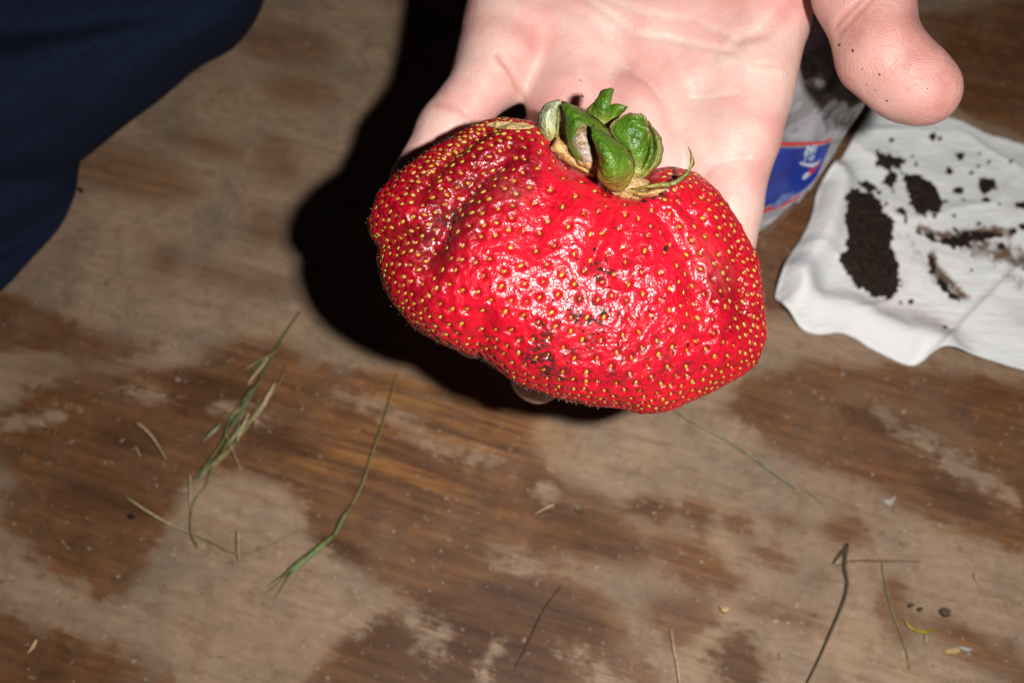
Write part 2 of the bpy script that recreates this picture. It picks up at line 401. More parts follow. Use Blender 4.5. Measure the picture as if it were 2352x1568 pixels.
def build_berry():
    bm = bmesh.new(); bmesh.ops.create_icosphere(bm, subdivisions=8, radius=1.0)
    me0 = bpy.data.meshes.new('tmp'); bm.to_mesh(me0); bm.free()
    n = len(me0.vertices); D = np.empty(n*3); me0.vertices.foreach_get('co', D); D = D.reshape(-1, 3)
    F = np.empty(len(me0.polygons)*3, np.int32); me0.polygons.foreach_get('vertices', F); F = F.reshape(-1, 3)
    bpy.data.meshes.remove(me0)
    dense = resample(np.vstack([outline, outline[:1]]), 500)
    ang = np.arctan2(-(dense[:, 1]-BC[1]), dense[:, 0]-BC[0]); rad = np.hypot(dense[:, 0]-BC[0], dense[:, 1]-BC[1])
    k = np.argsort(ang); ang, rad = ang[k], rad[k]
    th = np.arctan2(D[:, 1], D[:, 0]); R = np.interp(th, ang, rad, period=2*math.pi)/FPX*BD
    rho = np.hypot(D[:, 0], D[:, 1]); cz = D[:, 2]
    X = R*rho*np.cos(th); Y = R*rho*np.sin(th)
    Z = np.where(cz > 0, TF*np.abs(cz)**0.86, -TB*np.abs(cz)**0.8)
    cx, cy = (BC[0]-1176)/FPX*BD, (784-BC[1])/FPX*BD
    V = np.stack([cx+X, cy+Y, BD-Z], 1)
    front = cz > -0.15
    def px(): return berry_px(V)
    p = px()
    def push(pl, w, dep, only=True):
        d = seg_dist(p, pl, 3.5*w); g = dep*np.exp(-(d/w)**2)
        V[:, 2] += np.where(front, g*sstep(cz, -0.1, 0.25), 0)
    # broad fan-like lobes and furrows (pixels), depth in metres
    push([(1190, 340), (1118, 402), (1071, 447), (1040, 488), (1026, 518), (1005, 570), (985, 620)], 30, 0.0026)
    push([(1161, 378), (1118, 402), (1071, 447), (1040, 488), (1026, 518), (1012, 555)], 10, 0.0016)
    push([(1130, 295), (1051, 345), (1016, 378), (985, 410), (965, 450)], 14, 0.0022)
    push([(870, 555), (930, 545), (985, 560)], 22, 0.0022)
    push([(1395, 440), (1408, 480), (1385, 540), (1360, 600)], 16, 0.0022)
    push([(1478, 450), (1530, 510), (1575, 590), (1600, 680), (1610, 760)], 24, 0.0030)
    push([(1500, 445), (1560, 470), (1620, 520)], 12, 0.0016)
    push([(1098, 830), (1095, 790), (1110, 740)], 26, 0.0026)
    push([(1300, 350), (1290, 420), (1250, 500), (1220, 560)], 40, 0.0018)
    push([(1430, 460), (1440, 540), (1430, 640)], 24, 0.0014)
    push([(1690, 540), (1690, 640), (1705, 720)], 20, 0.0018)
    push([(1415, 410), (1440, 418), (1465, 422)], 26, 0.0085)      # hollow that carries the leafy cap
    push([(1310, 340), (1380, 385), (1420, 405)], 34, 0.0065)
    for (bx, by, bw, bd) in ((1560, 640, 70, -0.0008), (1180, 650, 90, -0.0010), (940, 480, 50, -0.0026), (1540, 425, 45, -0.0026), (1340, 480, 60, -0.0022), (1650, 800, 60, -0.0016), (1200, 330, 60, -0.003)):
        push([(bx, by), (bx+1, by)], bw, bd)
    dt = V[:, 2]+0.125*(V[:, 0]-cx)+0.085*(V[:, 1]-cy)      # the whole fruit leans a few degrees to the right and up
    V[:, 0] *= dt/V[:, 2]; V[:, 1] *= dt/V[:, 2]; V[:, 2] = dt
    W = cw(V[:, 0], V[:, 1], V[:, 2])
    N = vert_normals(W, F)
    W += N*(0.00045*vnoise(W, 0.009, 3)+0.00026*vnoise(W, 0.0042, 4)+0.00016*vnoise(W, 0.0018, 8))[:, None]
    N = vert_normals(W, F)
    if (N @ -FW)[cz > 0.9].mean() < 0: F = F[:, ::-1]; N = -N
    p = px()
    # seeds: dart throwing over the surface with a spacing that tightens towards rim and furrows
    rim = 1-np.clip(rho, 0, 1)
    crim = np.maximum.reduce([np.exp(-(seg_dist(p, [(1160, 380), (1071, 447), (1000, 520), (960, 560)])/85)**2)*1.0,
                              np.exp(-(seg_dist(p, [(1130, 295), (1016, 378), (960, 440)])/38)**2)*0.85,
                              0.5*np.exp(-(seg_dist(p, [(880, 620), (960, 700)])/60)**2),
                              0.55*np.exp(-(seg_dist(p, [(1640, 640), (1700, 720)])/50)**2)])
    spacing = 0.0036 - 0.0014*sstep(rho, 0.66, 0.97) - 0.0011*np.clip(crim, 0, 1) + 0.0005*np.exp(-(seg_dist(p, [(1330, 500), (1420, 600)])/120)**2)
    spacing = spacing*rng.uniform(0.84, 1.2, len(spacing))
    near_cap = seg_dist(p, [(1340, 370), (1425, 425), (1470, 432)]) < 38
    order = rng.permutation(len(W)); cell = {}; seeds = []
    cs = 0.005
    for i in order[:90000]:
        if near_cap[i] and cz[i] > -0.2: continue
        w = W[i]; key = tuple((w//cs).astype(int)); r = spacing[i] * (1.0 if cz[i] > -0.2 else 1.3); ok = True
        for a in (-1, 0, 1):
            for b in (-1, 0, 1):
                for c in (-1, 0, 1):
                    for j in cell.get((key[0]+a, key[1]+b, key[2]+c), ()):
                        if np.dot(W[j]-w, W[j]-w) < r*r: ok = False; break
                    if not ok: break
                if not ok: break
            if not ok: break
        if ok: cell.setdefault(key, []).append(i); seeds.append(i)
    kd = KDTree(len(seeds))
    for j, i in enumerate(seeds): kd.insert(W[i], j)
    kd.balance()
    size = {j: random.uniform(0.66, 1.12) for j in range(len(seeds))}
    dist = np.empty(len(W)); 
    for i in range(len(W)): dist[i] = kd.find(W[i])[2]
    seedW = W[seeds].copy(); seedN = N[seeds].copy()
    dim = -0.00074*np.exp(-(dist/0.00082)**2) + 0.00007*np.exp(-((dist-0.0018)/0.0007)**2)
    W2 = W + N*dim[:, None]
    base = Vector(P(1425, 430, 0.25))
    root = bpy.data.objects.new('strawberry', None); COL.objects.link(root); root.location = P(1300, 640, BD)
    tag(root, 'giant fan shaped red strawberry with green leafy cap lying on the open hand', 'strawberry')
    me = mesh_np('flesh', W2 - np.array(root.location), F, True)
    # masks: ripeness, pale bruises, a paler centre patch and clinging dirt
    pale = np.maximum.reduce([0.85*np.exp(-(seg_dist(p, [(1610, 570), (1650, 630)])/36)**2), 0.7*np.exp(-(seg_dist(p, [(1160, 430), (1200, 450)])/26)**2), 0.3*np.exp(-(seg_dist(p, [(1290, 640), (1330, 720)])/70)**2)])
    dirt = np.maximum.reduce([0.85*np.exp(-(seg_dist(p, [(1400, 650), (1350, 740), (1260, 800)])/60)**2), np.exp(-(seg_dist(p, [(1225, 832), (1290, 850)])/34)**2), 0.5*np.exp(-(seg_dist(p, [(1600, 800), (1420, 850)])/70)**2),
                              0.75*np.exp(-(seg_dist(p, [(1071, 447), (1010, 560)])/40)**2), 0.9*np.exp(-(seg_dist(p, [(1440, 445), (1540, 440)])/20)**2)])*(cz > -0.1)
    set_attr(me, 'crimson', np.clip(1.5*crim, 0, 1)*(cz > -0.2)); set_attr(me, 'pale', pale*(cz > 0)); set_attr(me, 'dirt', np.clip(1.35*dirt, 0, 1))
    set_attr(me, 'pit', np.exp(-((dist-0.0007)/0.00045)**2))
    m = M('strawberry_flesh')
    n1 = m.noise(150, 4, 0.6); n2 = m.noise(900, 3, 0.6); n3 = m.noise(420, 3, 0.55)
    c = m.ramp(n1, [(0.3, (0.40, 0.0025, 0.013)), (0.55, (0.56, 0.004, 0.020)), (0.75, (0.62, 0.011, 0.016))])
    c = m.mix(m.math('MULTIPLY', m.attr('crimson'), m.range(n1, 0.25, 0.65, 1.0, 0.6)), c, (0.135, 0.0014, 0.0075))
    c = m.mix(m.math('MULTIPLY', m.attr('pale'), m.range(n3, 0.35, 0.7, 0.1, 0.75)), c, (0.46, 0.07, 0.07))
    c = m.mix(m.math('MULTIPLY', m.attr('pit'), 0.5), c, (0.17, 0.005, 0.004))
    df = m.math('MULTIPLY', m.attr('dirt'), m.range(n2, 0.40, 0.54)); df = m.math('MULTIPLY', df, m.range(m.noise(230, 3), 0.42, 0.58, 0.1, 1.0))
    c = m.mix(df, c, (0.045, 0.012, 0.012))
    hb = m.noise(800, 1.0, 0.5); nm0 = m.bump(n3, 0.0003, 0.5); nm = m.bump(hb, 0.0005, 0.8, nm0); nm = m.bump(m.noise(2100, 1.0), 0.00016, 0.6, nm)
    m.set(Base_Color=c, Roughness=0.35, Specular_IOR_Level=0.5, Normal=nm, Subsurface_Weight=0.0, Coat_Weight=0.2, Coat_Roughness=0.1)
    m.l(nm, m.b.inputs['Coat Normal'])
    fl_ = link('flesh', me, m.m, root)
    # seeds: ellipsoids set into their pits, long axis away from the cap
    sm = M('strawberry_seed'); oi = sm.n('ShaderNodeObjectInfo').outputs['Random']
    sc = sm.ramp(oi, [(0.0, (0.26, 0.085, 0.006)), (0.35, (0.42, 0.19, 0.014)), (0.7, (0.46, 0.26, 0.024)), (1.0, (0.40, 0.29, 0.06))])
    sc = sm.mix(sm.range(sm.noise(2200, 2), 0.5, 0.68, 0, 0.5), sc, (0.20, 0.09, 0.015))
    sm.set(Base_Color=sc, Roughness=0.28, Specular_IOR_Level=0.5, Coat_Weight=0.25)
    bs = bmesh.new(); bmesh.ops.create_icosphere(bs, subdivisions=2, radius=1.0)
    for v in bs.verts:
        v.co.x *= 1-0.22*max(0, v.co.y)
        v.co = Vector((v.co.x*0.00041, v.co.y*0.00067, v.co.z*0.00032))
    mes = bpy.data.meshes.new('seed'); bs.to_mesh(mes); bs.free(); mes.polygons.foreach_set('use_smooth', [True]*len(mes.polygons)); mes.materials.append(sm.m)
    rl = np.array(root.location)
    view = (C0-seedW); view /= np.linalg.norm(view, axis=1)[:, None]
    facing = (seedN*view).sum(1)
    rank = np.argsort(-facing); top = set(rank[:300].tolist()) if False else None
    vis = [j for j in range(len(seeds)) if facing[j] > 0.05]
    vis.sort(key=lambda j: -facing[j]); parts = set(vis[:300])
    sv = np.empty(len(mes.vertices)*3); mes.vertices.foreach_get('co', sv); sv = sv.reshape(-1, 3)
    sf = np.empty(len(mes.polygons)*3, np.int32); mes.polygons.foreach_get('vertices', sf); sf = sf.reshape(-1, 3)
    restV, restF = [], []
    for j in range(len(seeds)):
        nrm = Vector(seedN[j]); pos = Vector(seedW[j]) - nrm*0.00042
        d = (Vector(seedW[j])-base); d -= nrm*d.dot(nrm)
        y = d.normalized(); y = (Matrix.Rotation(random.gauss(0, 0.35), 3, nrm) @ y); x = y.cross(nrm)
        s = size[j]
        Mx = Matrix((x*s*random.uniform(.9, 1.1), y*s*random.uniform(.88, 1.12), nrm*s)).transposed().to_4x4(); Mx.translation = pos - root.location
        if j in parts:
            o = link('seed', mes, None, root); o.matrix_local = Mx
        else:
            A = np.array(Mx); restF.append(sf+len(restV)*len(sv)); restV.append(sv @ A[:3, :3].T + A[:3, 3])
    mr = mesh_np('seeds_rest', np.vstack(restV), np.vstack(restF), True); link('seeds', mr, sm.m, root, 'stuff')
    # fine hairs
    hm = simple('strawberry_hair', (0.75, 0.62, 0.55), 0.5, 0.1)
    HV, HF = [], []
    sel = rng.choice(len(W), 4200, replace=False)
    sidef = np.abs(((C0-W[sel])/np.linalg.norm(C0-W[sel], axis=1)[:, None]*N[sel]).sum(1))
    for i, sd in zip(sel, sidef):
        if sd > 0.35 and random.random() > 0.05 + 0.4*crim[i]: continue
        if sd <= 0.35 and random.random() > 0.45: continue
        if near_cap[i]: continue
        a = W2[i]; nn = N[i]; rv = rng.normal(size=3); rv -= nn*(rv @ nn); rv /= np.linalg.norm(rv)+1e-9
        L = rng.uniform(0.0004, 0.0011); t2 = np.cross(nn, rv); r = 0.000014
        b = a+nn*L*0.6+rv*L*0.15; e = a+nn*L+rv*L*0.55
        o = len(HV)
        HV += [a+rv*r, a-rv*r*.5+t2*r, a-rv*r*.5-t2*r, b+rv*r*.8, b-rv*r*.4+t2*r*.8, b-rv*r*.4-t2*r*.8, e]
        for q in range(3):
            q2 = (q+1) % 3; HF += [(o+q, o+q2, o+3+q2), (o+q, o+3+q2, o+3+q), (o+3+q, o+3+q2, o+6)]
    mh = mesh_np('hairs', np.array(HV)-rl, np.array(HF), True); link('hairs', mh, hm, root, 'stuff')
    bvh = BVHTree.FromPolygons(W2.tolist(), F.tolist())
    return root, bvh
BERRY, BERRY_BVH = build_berry()
def cast(bvh, x, y):
    d = Vector(T(x, y)) - Vector(C0); d.normalize()
    return bvh.ray_cast(Vector(C0), d)

# ------------------------------------------------------------------ leafy cap of the strawberry
def leaf_mat(name, a, b, under, spot=0.35, rough=0.3):
    m = M(name)
    n1 = m.noise(260, 4); n2 = m.noise(1400, 4)
    g = m.n('ShaderNodeNewGeometry')
    c = m.ramp(n1, [(0.32, a), (0.66, b)])
    c = m.mix(m.range(m.noise(520, 4, .65), 0.5, 0.72, 0, 0.55), c, tuple(x*0.45 for x in a))
    c = m.mix(m.range(n2, 0.62, 0.75, 0, spot), c, (0.16, 0.09, 0.03))
    c = m.mix(m.math('MULTIPLY', m.attr('rib'), 0.4), c, tuple(min(1, x*1.6+0.03) for x in b))
    c = m.mix(m.math('MULTIPLY', m.attr('edge'), 0.8), c, (0.17, 0.085, 0.03))
    c = m.mix(m.math('MULTIPLY', m.attr('foot'), m.range(n1, 0.3, 0.7, 0.5, 1.0)), c, (0.42, 0.36, 0.07))
    c = m.mix(m.attr('rot'), c, m.ramp(m.noise(480, 3, .6), [(0.35, (0.09, 0.04, 0.015)), (0.5, (0.24, 0.14, 0.08)), (0.6, (0.36, 0.27, 0.24))]))
    v = m.n('ShaderNodeTexVoronoi', feature='DISTANCE_TO_EDGE'); v.inputs['Scale'].default_value = 420; m.l(m.obj(), v.inputs['Vector'])
    vein = m.range(v.outputs['Distance'], 0.0, 0.12)
    un = m.mix(m.range(vein, 0, 1, 0.6, 0), under, tuple(x*0.6 for x in under))
    c = m.mix(g.outputs['Backfacing'], c, un)
    h = m.math('ADD', m.math('MULTIPLY', vein, 0.5), m.math('SUBTRACT', n2, m.math('MULTIPLY', m.attr('rib'), 1.2)))
    hb = m.noise(900, 2, 0.55); nm = m.bump(m.noise(330, 3, .6), 0.0016, 0.7); nm = m.bump(hb, 0.0006, 0.8, nm); nm = m.bump(h, 0.0002, 0.5, nm)
    m.set(Base_Color=c, Roughness=rough, Specular_IOR_Level=0.5, Normal=nm, Subsurface_Weight=0.12, Subsurface_Radius=(0.4, 0.8, 0.1), Subsurface_Scale=0.0008)
    return m.m
GREEN = leaf_mat('sepal_green', rough=0.38, a=(0.026, 0.085, 0.003), b=(0.08, 0.165, 0.008), under=(0.30, 0.34, 0.19))
PALE = leaf_mat('sepal_underside', (0.27, 0.31, 0.17), (0.36, 0.40, 0.24), (0.27, 0.31, 0.17), 0.2, 0.5)
DRYL = leaf_mat('sepal_dry', (0.36, 0.19, 0.06), (0.52, 0.33, 0.13), (0.40, 0.25, 0.10), 0.8, 0.45)
OLIVE = leaf_mat('sepal_olive', (0.11, 0.13, 0.03), (0.22, 0.22, 0.06), (0.17, 0.14, 0.07), 0.6, 0.4)
def c2(x, y): return (1176+x*0.204, 178.8+y*0.204)
def sepal(name, left, mid, right, mat, cup=1.0, nu=26, nv=17, thick=0.00018, rot=None, jag=0.00035, label=None, dz=0.0):
    """leaf blade lofted through three lines; each point (crop x, crop y, depth mm)"""
    L = []
    for line in (left, mid, right):
        a = np.array([(*c2(x, y), (d+dz)/1000) for x, y, d in line]); L.append(resample(P(a[:, 0], a[:, 1], a[:, 2]), nu))
    l, mm, r = L
    flatm = 0.5*(l+r); mm = mm+(cup-1.0)*((mm-flatm) @ -FW)[:, None]*(-FW)
    v = np.linspace(0, 1, nv); V = []
    for i in range(nu):
        ctrl = 2*mm[i]-0.5*(l[i]+r[i])
        q = ((1-v)**2)[:, None]*l[i]+(2*v*(1-v))[:, None]*ctrl+(v**2)[:, None]*r[i]
        V.append(q)
    V = np.array(V).reshape(-1, 3)
    V += (-FW)*(0.0009*vnoise(V, 0.0045, 21)+0.0004*vnoise(V, 0.002, 22))[:, None]
    if jag:
        vv = np.tile(np.abs(v*2-1), nu)**6; V += (vv*jag*vnoise(V, 0.0012, 9))[:, None]*RX
    F = grid_faces(nu, nv)
    rl = np.array(BERRY.location)
    me = mesh_np(name, V-rl, F, True)
    # front side towards the camera
    nn = vert_normals(V, F); 
    if (nn @ -FW).mean() < 0: me.flip_normals()
    uu = np.repeat(np.linspace(0, 1, nu), nv); vv = np.tile(v, nu)
    edge = np.maximum(sstep(np.abs(vv*2-1), 0.84, 0.96), sstep(uu, 0.93, 1.0))
    set_attr(me, 'rib', sstep(np.abs(vv*2-1), 0.09, 0.0)*sstep(uu, 1.0, 0.5)+0.55*sstep(np.abs(np.sin((np.abs(vv*2-1)*3.2-uu*9))), 0.16, 0.0)*sstep(np.abs(vv*2-1), 0.95, 0.6)); set_attr(me, 'edge', edge); set_attr(me, 'foot', sstep(uu, 0.62, 0.06)*0.85)
    rt = np.zeros(len(V))
    if rot:
        pp = np.array([c2(x, y) for x, y in rot]); k = (V-C0); dd = k @ FW; px = np.stack([1176+(k @ RX)/dd*FPX, 784-(k @ UP)/dd*FPX], 1)
        rt = np.exp(-(seg_dist(px, pp)/15)**4)
    set_attr(me, 'rot', rt)
    o = link(name, me, mat, BERRY)
    s = o.modifiers.new('thickness', 'SOLIDIFY'); s.thickness = thick; s.offset = -1
    if label: o['label'] = label
    return o
# back forked sepal (two lobes sharing a blade)
sepal('sepal', [(960, 700, 250), (870, 470, 249), (830, 360, 248), (900, 290, 247), (960, 230, 246), (1010, 140, 245), (1110, 108, 244)],
      [(1060, 700, 249), (1040, 520, 247), (1030, 420, 246), (1045, 330, 245), (1065, 240, 244), (1085, 170, 243), (1125, 112, 243)],
      [(1150, 700, 250), (1130, 500, 249), (1130, 400, 248), (1118, 320, 247), (1118, 250, 246), (1150, 160, 245), (1150, 130, 244)], GREEN, label='green sepal standing at the back with a forked tip')
sepal('sepal', [(1030, 640, 250), (1020, 520, 249), (1080, 400, 248), (1120, 310, 247), (1200, 296, 246), (1300, 318, 245)],
      [(1090, 640, 249), (1090, 520, 247.5), (1140, 430, 246.5), (1180, 370, 246), (1240, 340, 245), (1304, 322, 244.5)],
      [(1130, 640, 250), (1130, 540, 249), (1180, 480, 248), (1220, 420, 247), (1270, 365, 246), (1306, 326, 245)], GREEN)
# right broad sepal, curled inward
sepal('sepal', [(1330, 1180, 250), (1290, 1000, 246), (1270, 790, 243), (1150, 640, 242), (1105, 540, 242), (1200, 460, 242), (1340, 385, 243)],
      [(1360, 1180, 250), (1400, 980, 242), (1420, 800, 238.5), (1380, 640, 237.5), (1340, 520, 239), (1360, 440, 241), (1400, 392, 243)],
      [(1400, 1170, 250), (1520, 1030, 247), (1570, 860, 246), (1560, 700, 246), (1545, 560, 246), (1510, 460, 245), (1450, 396, 244)], GREEN, cup=-0.55, dz=-1.0)
sepal('sepal', [(1350, 1200, 251), (1480, 1050, 249), (1570, 880, 248), (1590, 740, 248), (1560, 600, 248), (1520, 500, 247)],
      [(1370, 1205, 250), (1530, 1060, 246), (1630, 900, 245), (1650, 760, 245), (1600, 600, 246), (1526, 490, 246)],
      [(1390, 1200, 251), (1580, 1060, 248), (1690, 920, 247), (1700, 740, 247), (1640, 610, 247), (1530, 480, 246)], OLIVE, label='narrow brownish rim of a curled sepal at the right')
sepal('sepal', [(1380, 1180, 250), (1440, 1020, 248), (1500, 840, 247.5), (1540, 640, 247)],
      [(1400, 1170, 249), (1500, 1000, 245), (1570, 830, 244), (1560, 620, 245)],
      [(1420, 1150, 249), (1560, 1000, 247), (1610, 830, 247), (1580, 620, 246)], GREEN)
# left sepal with a patch of rot, and its folded pale underside
sepal('sepal', [(960, 1190, 249), (800, 1040, 244), (690, 900, 241), (615, 760, 239.5), (600, 600, 239), (590, 420, 239.5), (545, 262, 241)],
      [(1010, 1150, 247), (930, 960, 238), (860, 800, 235), (790, 640, 234), (740, 500, 235), (690, 380, 237), (570, 258, 241)],
      [(1120, 1050, 247), (1150, 860, 243), (1160, 700, 242), (1080, 560, 242), (940, 450, 242), (820, 360, 242), (600, 262, 241)], GREEN, cup=0.7, dz=1.5,
      rot=[(800, 600), (760, 720), (850, 850), (860, 1000), (900, 1050)], label='green sepal with a grey and brown rotten patch')
sepal('sepal', [(440, 760, 247), (360, 690, 246), (300, 600, 245), (295, 480, 244.5), (330, 360, 244), (420, 270, 243.5), (520, 238, 243)],
      [(455, 745, 246), (420, 650, 243), (400, 560, 241.5), (400, 450, 241), (430, 360, 241), (480, 290, 242), (540, 244, 242.5)],
      [(470, 730, 246), (500, 640, 244), (508, 560, 243), (510, 450, 242.5), (512, 370, 242.5), (530, 300, 242.5), (570, 250, 242)], PALE, label='pale grey green underside of a folded sepal')
sepal('sepal', [(500, 700, 247), (505, 560, 247), (505, 440, 246.5), (515, 310, 245)], [(560, 760, 246.5), (555, 580, 247), (545, 450, 246), (530, 300, 244)],
      [(640, 830, 246), (610, 640, 245), (600, 480, 243), (565, 300, 243)], OLIVE)
# front sepal
sepal('sepal', [(1110, 1270, 248), (1000, 1190, 243), (945, 1090, 240), (985, 960, 238), (940, 800, 237), (905, 660, 237), (888, 530, 238)],
      [(1180, 1285, 246.5), (1170, 1130, 236), (1160, 980, 232), (1120, 850, 231), (1060, 740, 232), (990, 640, 234), (896, 526, 238)],
      [(1270, 1270, 248), (1330, 1180, 243), (1385, 1040, 240), (1365, 900, 239), (1280, 770, 238.5), (1120, 650, 238.5), (915, 530, 238)], GREEN, cup=0.5, dz=-4.0, thick=0.00024, label='broad green front sepal with a yellow foot')
# dried, tattered sepals round the foot
sepal('dry_sepal', [(900, 1130, 250), (700, 1020, 249), (560, 930, 248), (440, 830, 247), (440, 780, 247)], [(920, 1110, 248), (720, 980, 246), (600, 880, 245), (500, 760, 244.5), (490, 700, 245)],
      [(930, 1080, 248), (760, 960, 247), (660, 860, 246), (600, 760, 245.5), (520, 640, 246)], DRYL, dz=-4.0, jag=0.0008, label='dry tan sepal curling out at the left')
sepal('dry_sepal', [(930, 1120, 248), (840, 1060, 245), (780, 1000, 242), (745, 930, 241)], [(950, 1090, 246), (880, 1000, 241), (850, 940, 240), (800, 890, 240)], [(970, 1060, 246), (930, 980, 243), (905, 900, 242), (860, 860, 241)], DRYL, jag=0.0008, label='torn brown shred of sepal')
sepal('dry_sepal', [(1300, 1280, 251), (1450, 1350, 249), (1600, 1340, 248), (1740, 1270, 247)], [(1310, 1260, 249), (1450, 1310, 247), (1600, 1290, 246), (1740, 1250, 246)], [(1330, 1240, 250), (1470, 1270, 249), (1600, 1255, 247), (1720, 1235, 247)], DRYL, dz=-5.0, jag=0.0012, label='withered dark brown sepal at the right')
sepal('sepal', [(1350, 1270, 250), (1480, 1255, 247), (1650, 1240, 245), (1800, 1230, 244), (1920, 1160, 243), (2010, 1060, 242), (2044, 930, 241), (2020, 830, 241), (1985, 790, 241)],
      [(1350, 1255, 249), (1480, 1235, 245.5), (1640, 1205, 244), (1790, 1195, 243), (1895, 1140, 242), (1985, 1050, 241), (2025, 930, 240.5), (2012, 840, 240.5), (1980, 785, 241)],
      [(1350, 1240, 250), (1480, 1220, 246), (1640, 1180, 244.5), (1780, 1165, 243.5), (1870, 1120, 243), (1960, 1040, 242), (2005, 930, 241), (2000, 840, 241), (1975, 782, 241)], OLIVE, nu=40, nv=9, dz=-6.0, label='thin strap like sepal curling up at the right')
# stump the sepals grow from
def stump():
    a = P(1424, 446, 0.262); b = P(1417, 436, 0.2465)
    V, F, F3 = tube([a, a*0.4+b*0.6, b, b+(b-a)*0.15], [0.0034, 0.0030, 0.0024, 0.0012], 14, 16)
    me = mesh_parts('stalk_base', [(V, F, F3)]); me.transform(Matrix.Translation(-BERRY.location))
    for at_ in ('edge', 'foot', 'rot'): set_attr(me, at_, np.full(len(me.vertices), 0.5 if at_ == 'foot' else 0.0))
    link('stalk_base', me, DRYL, BERRY)
    p2 = np.array([P(1428, 418, .2505), P(1445, 430, .2485), P(1465, 434, .2475), P(1490, 434, .2465)])
    me = mesh_parts('calyx_disc', [tube(p2, [0.005, 0.0045, 0.0035, 0.002], 12, 14)]); me.transform(Matrix.Translation(-BERRY.location))
    for at_ in ('edge', 'foot', 'rot'): set_attr(me, at_, np.full(len(me.vertices), 0.9 if at_ == 'rot' else 0.0))
    link('calyx_disc', me, DRYL, BERRY)
stump()

# ------------------------------------------------------------------ the open left hand that holds it
def build_hand():
    def q(x, y, d): return np.array([(x-1176)/FPX*d, (784-y)/FPX*d, d])
    h = 0.00115
    lo = np.array([-0.046, -0.024, 0.236]); hi = np.array([0.130, 0.215, 0.368])
    ax = [np.arange(a, b, h, dtype=np.float32) for a, b in zip(lo, hi)]
    G = np.meshgrid(*ax, indexing='ij')
    def cap(pts, r):
        """tapered capsule chain; pts (x, y, depth) pixels+metres, r metres"""
        best = None
        Q = [q(*p) for p in pts]
        for a, b, ra, rb in zip(Q[:-1], Q[1:], r[:-1], r[1:]):
            ab = (b-a).astype(np.float32); L = float(ab @ ab)
            t = np.clip(((G[0]-a[0])*ab[0]+(G[1]-a[1])*ab[1]+(G[2]-a[2])*ab[2])/L, 0, 1)
            d = np.sqrt((G[0]-a[0]-t*ab[0])**2+(G[1]-a[1]-t*ab[1])**2+(G[2]-a[2]-t*ab[2])**2)-(ra+(rb-ra)*t)
            best = d if best is None else smin(best, d, 0.002)
        return best.astype(np.float32)
    def smin(a, b, k):
        hh = np.clip(0.5+0.5*(b-a)/k, 0, 1); return b*(1-hh)+a*hh-k*hh*(1-hh)
    mm = 0.001
    palm = cap([(1128, 165, .2945), (1168, 60, .297), (1185, -60, .301), (1270, -420, .325)], [11*mm, 13*mm, 14*mm, 15*mm])
    palm = smin(palm, cap([(1300, 270, .293), (1330, 60, .297), (1390, -430, .325)], [10*mm, 12*mm, 15*mm]), 9*mm)
    palm = smin(palm, cap([(1475, 290, .292), (1475, 60, .297), (1470, -430, .325)], [10*mm, 12*mm, 15*mm]), 9*mm)
    palm = smin(palm, cap([(1700, 280, .290), (1722, 170, .291), (1752, 40, .293), (1640, -430, .322)], [10.5*mm, 12.8*mm, 13.5*mm, 16*mm]), 10*mm)
    palm = smin(palm, cap([(1600, 180, .293), (1600, 0, .297)], [10*mm, 11*mm]), 8*mm)
    palm = smin(palm, cap([(1440, 330, .291), (1580, 335, .2905), (1690, 330, .289)], [9*mm, 10*mm, 9.5*mm]), 8*mm)
    palm = smin(palm, cap([(1500, 390, .2905), (1640, 400, .289)], [8*mm, 9*mm]), 8*mm)
    # thenar and hypothenar mounds, wrist, forearm
    palm = smin(palm, cap([(1590, -400, .310), (1720, -250, .300), (1790, -110, .294)], [18*mm, 18*mm, 14*mm]), 9*mm)
    palm = smin(palm, cap([(1290, -330, .311), (1230, -120, .302)], [16*mm, 13*mm]), 9*mm)
    palm = smin(palm, cap([(1330, -480, .325), (1310, -760, .338)], [21*mm, 22*mm]), 12*mm)
    palm = smin(palm, cap([(1560, -480, .325), (1560, -760, .338)], [21*mm, 22*mm]), 12*mm)
    little = cap([(1150, 120, .292), (1110, 192, .2895), (1028, 298, .286), (964, 416, .286), (952, 530, .286), (985, 640, .284)], [10*mm, 9*mm, 8.6*mm, 7.9*mm, 7.4*mm, 6.6*mm])
    ring = cap([(1315, 240, .292), (1290, 330, .2885), (1215, 520, .287), (1140, 660, .2865), (1092, 762, .284)], [11*mm, 9.6*mm, 9*mm, 8.6*mm, 7.4*mm])
    middle = cap([(1478, 250, .291), (1455, 360, .288), (1385, 560, .287), (1300, 735, .2855), (1238, 862, .281)], [11*mm, 10*mm, 9.4*mm, 9*mm, 8*mm])
    index = cap([(1712, 230, .2895), (1688, 330, .287), (1668, 480, .2855), (1648, 640, .285), (1590, 790, .282)], [12*mm, 10.6*mm, 9.8*mm, 9.2*mm, 8*mm])
    f = smin(palm, little, 3.5*mm); f = smin(f, ring, 5*mm); f = smin(f, middle, 5*mm); f = smin(f, index, 5*mm)
    thumb = cap([(1700, -330, .308), (1900, -230, .292), (1965, -120, .277), (1985, -20, .268), (2018, 112, .264), (2080, 182, .262), (2127, 208, .261)],
                [16*mm, 16*mm, 14*mm, 12.8*mm, 10.3*mm, 9.4*mm, 9.0*mm])
    thumb = smin(thumb, cap([(2028, 138, .2655), (2090, 190, .2635)], [10.4*mm, 9.8*mm]), 4*mm)
    f = smin(f, thumb, 4.5*mm)
    V, F = surface_nets(f, lo, h)
    V = smooth_np(V, F, 3)
    Vc = cw(V[:, 0], V[:, 1], V[:, 2]); bvh = BVHTree.FromPolygons(Vc.tolist(), F.tolist())
    # subdivide once for creases: Catmull-like linear split through bmesh-free loop
    me = mesh_np('hand_tmp', V, F)
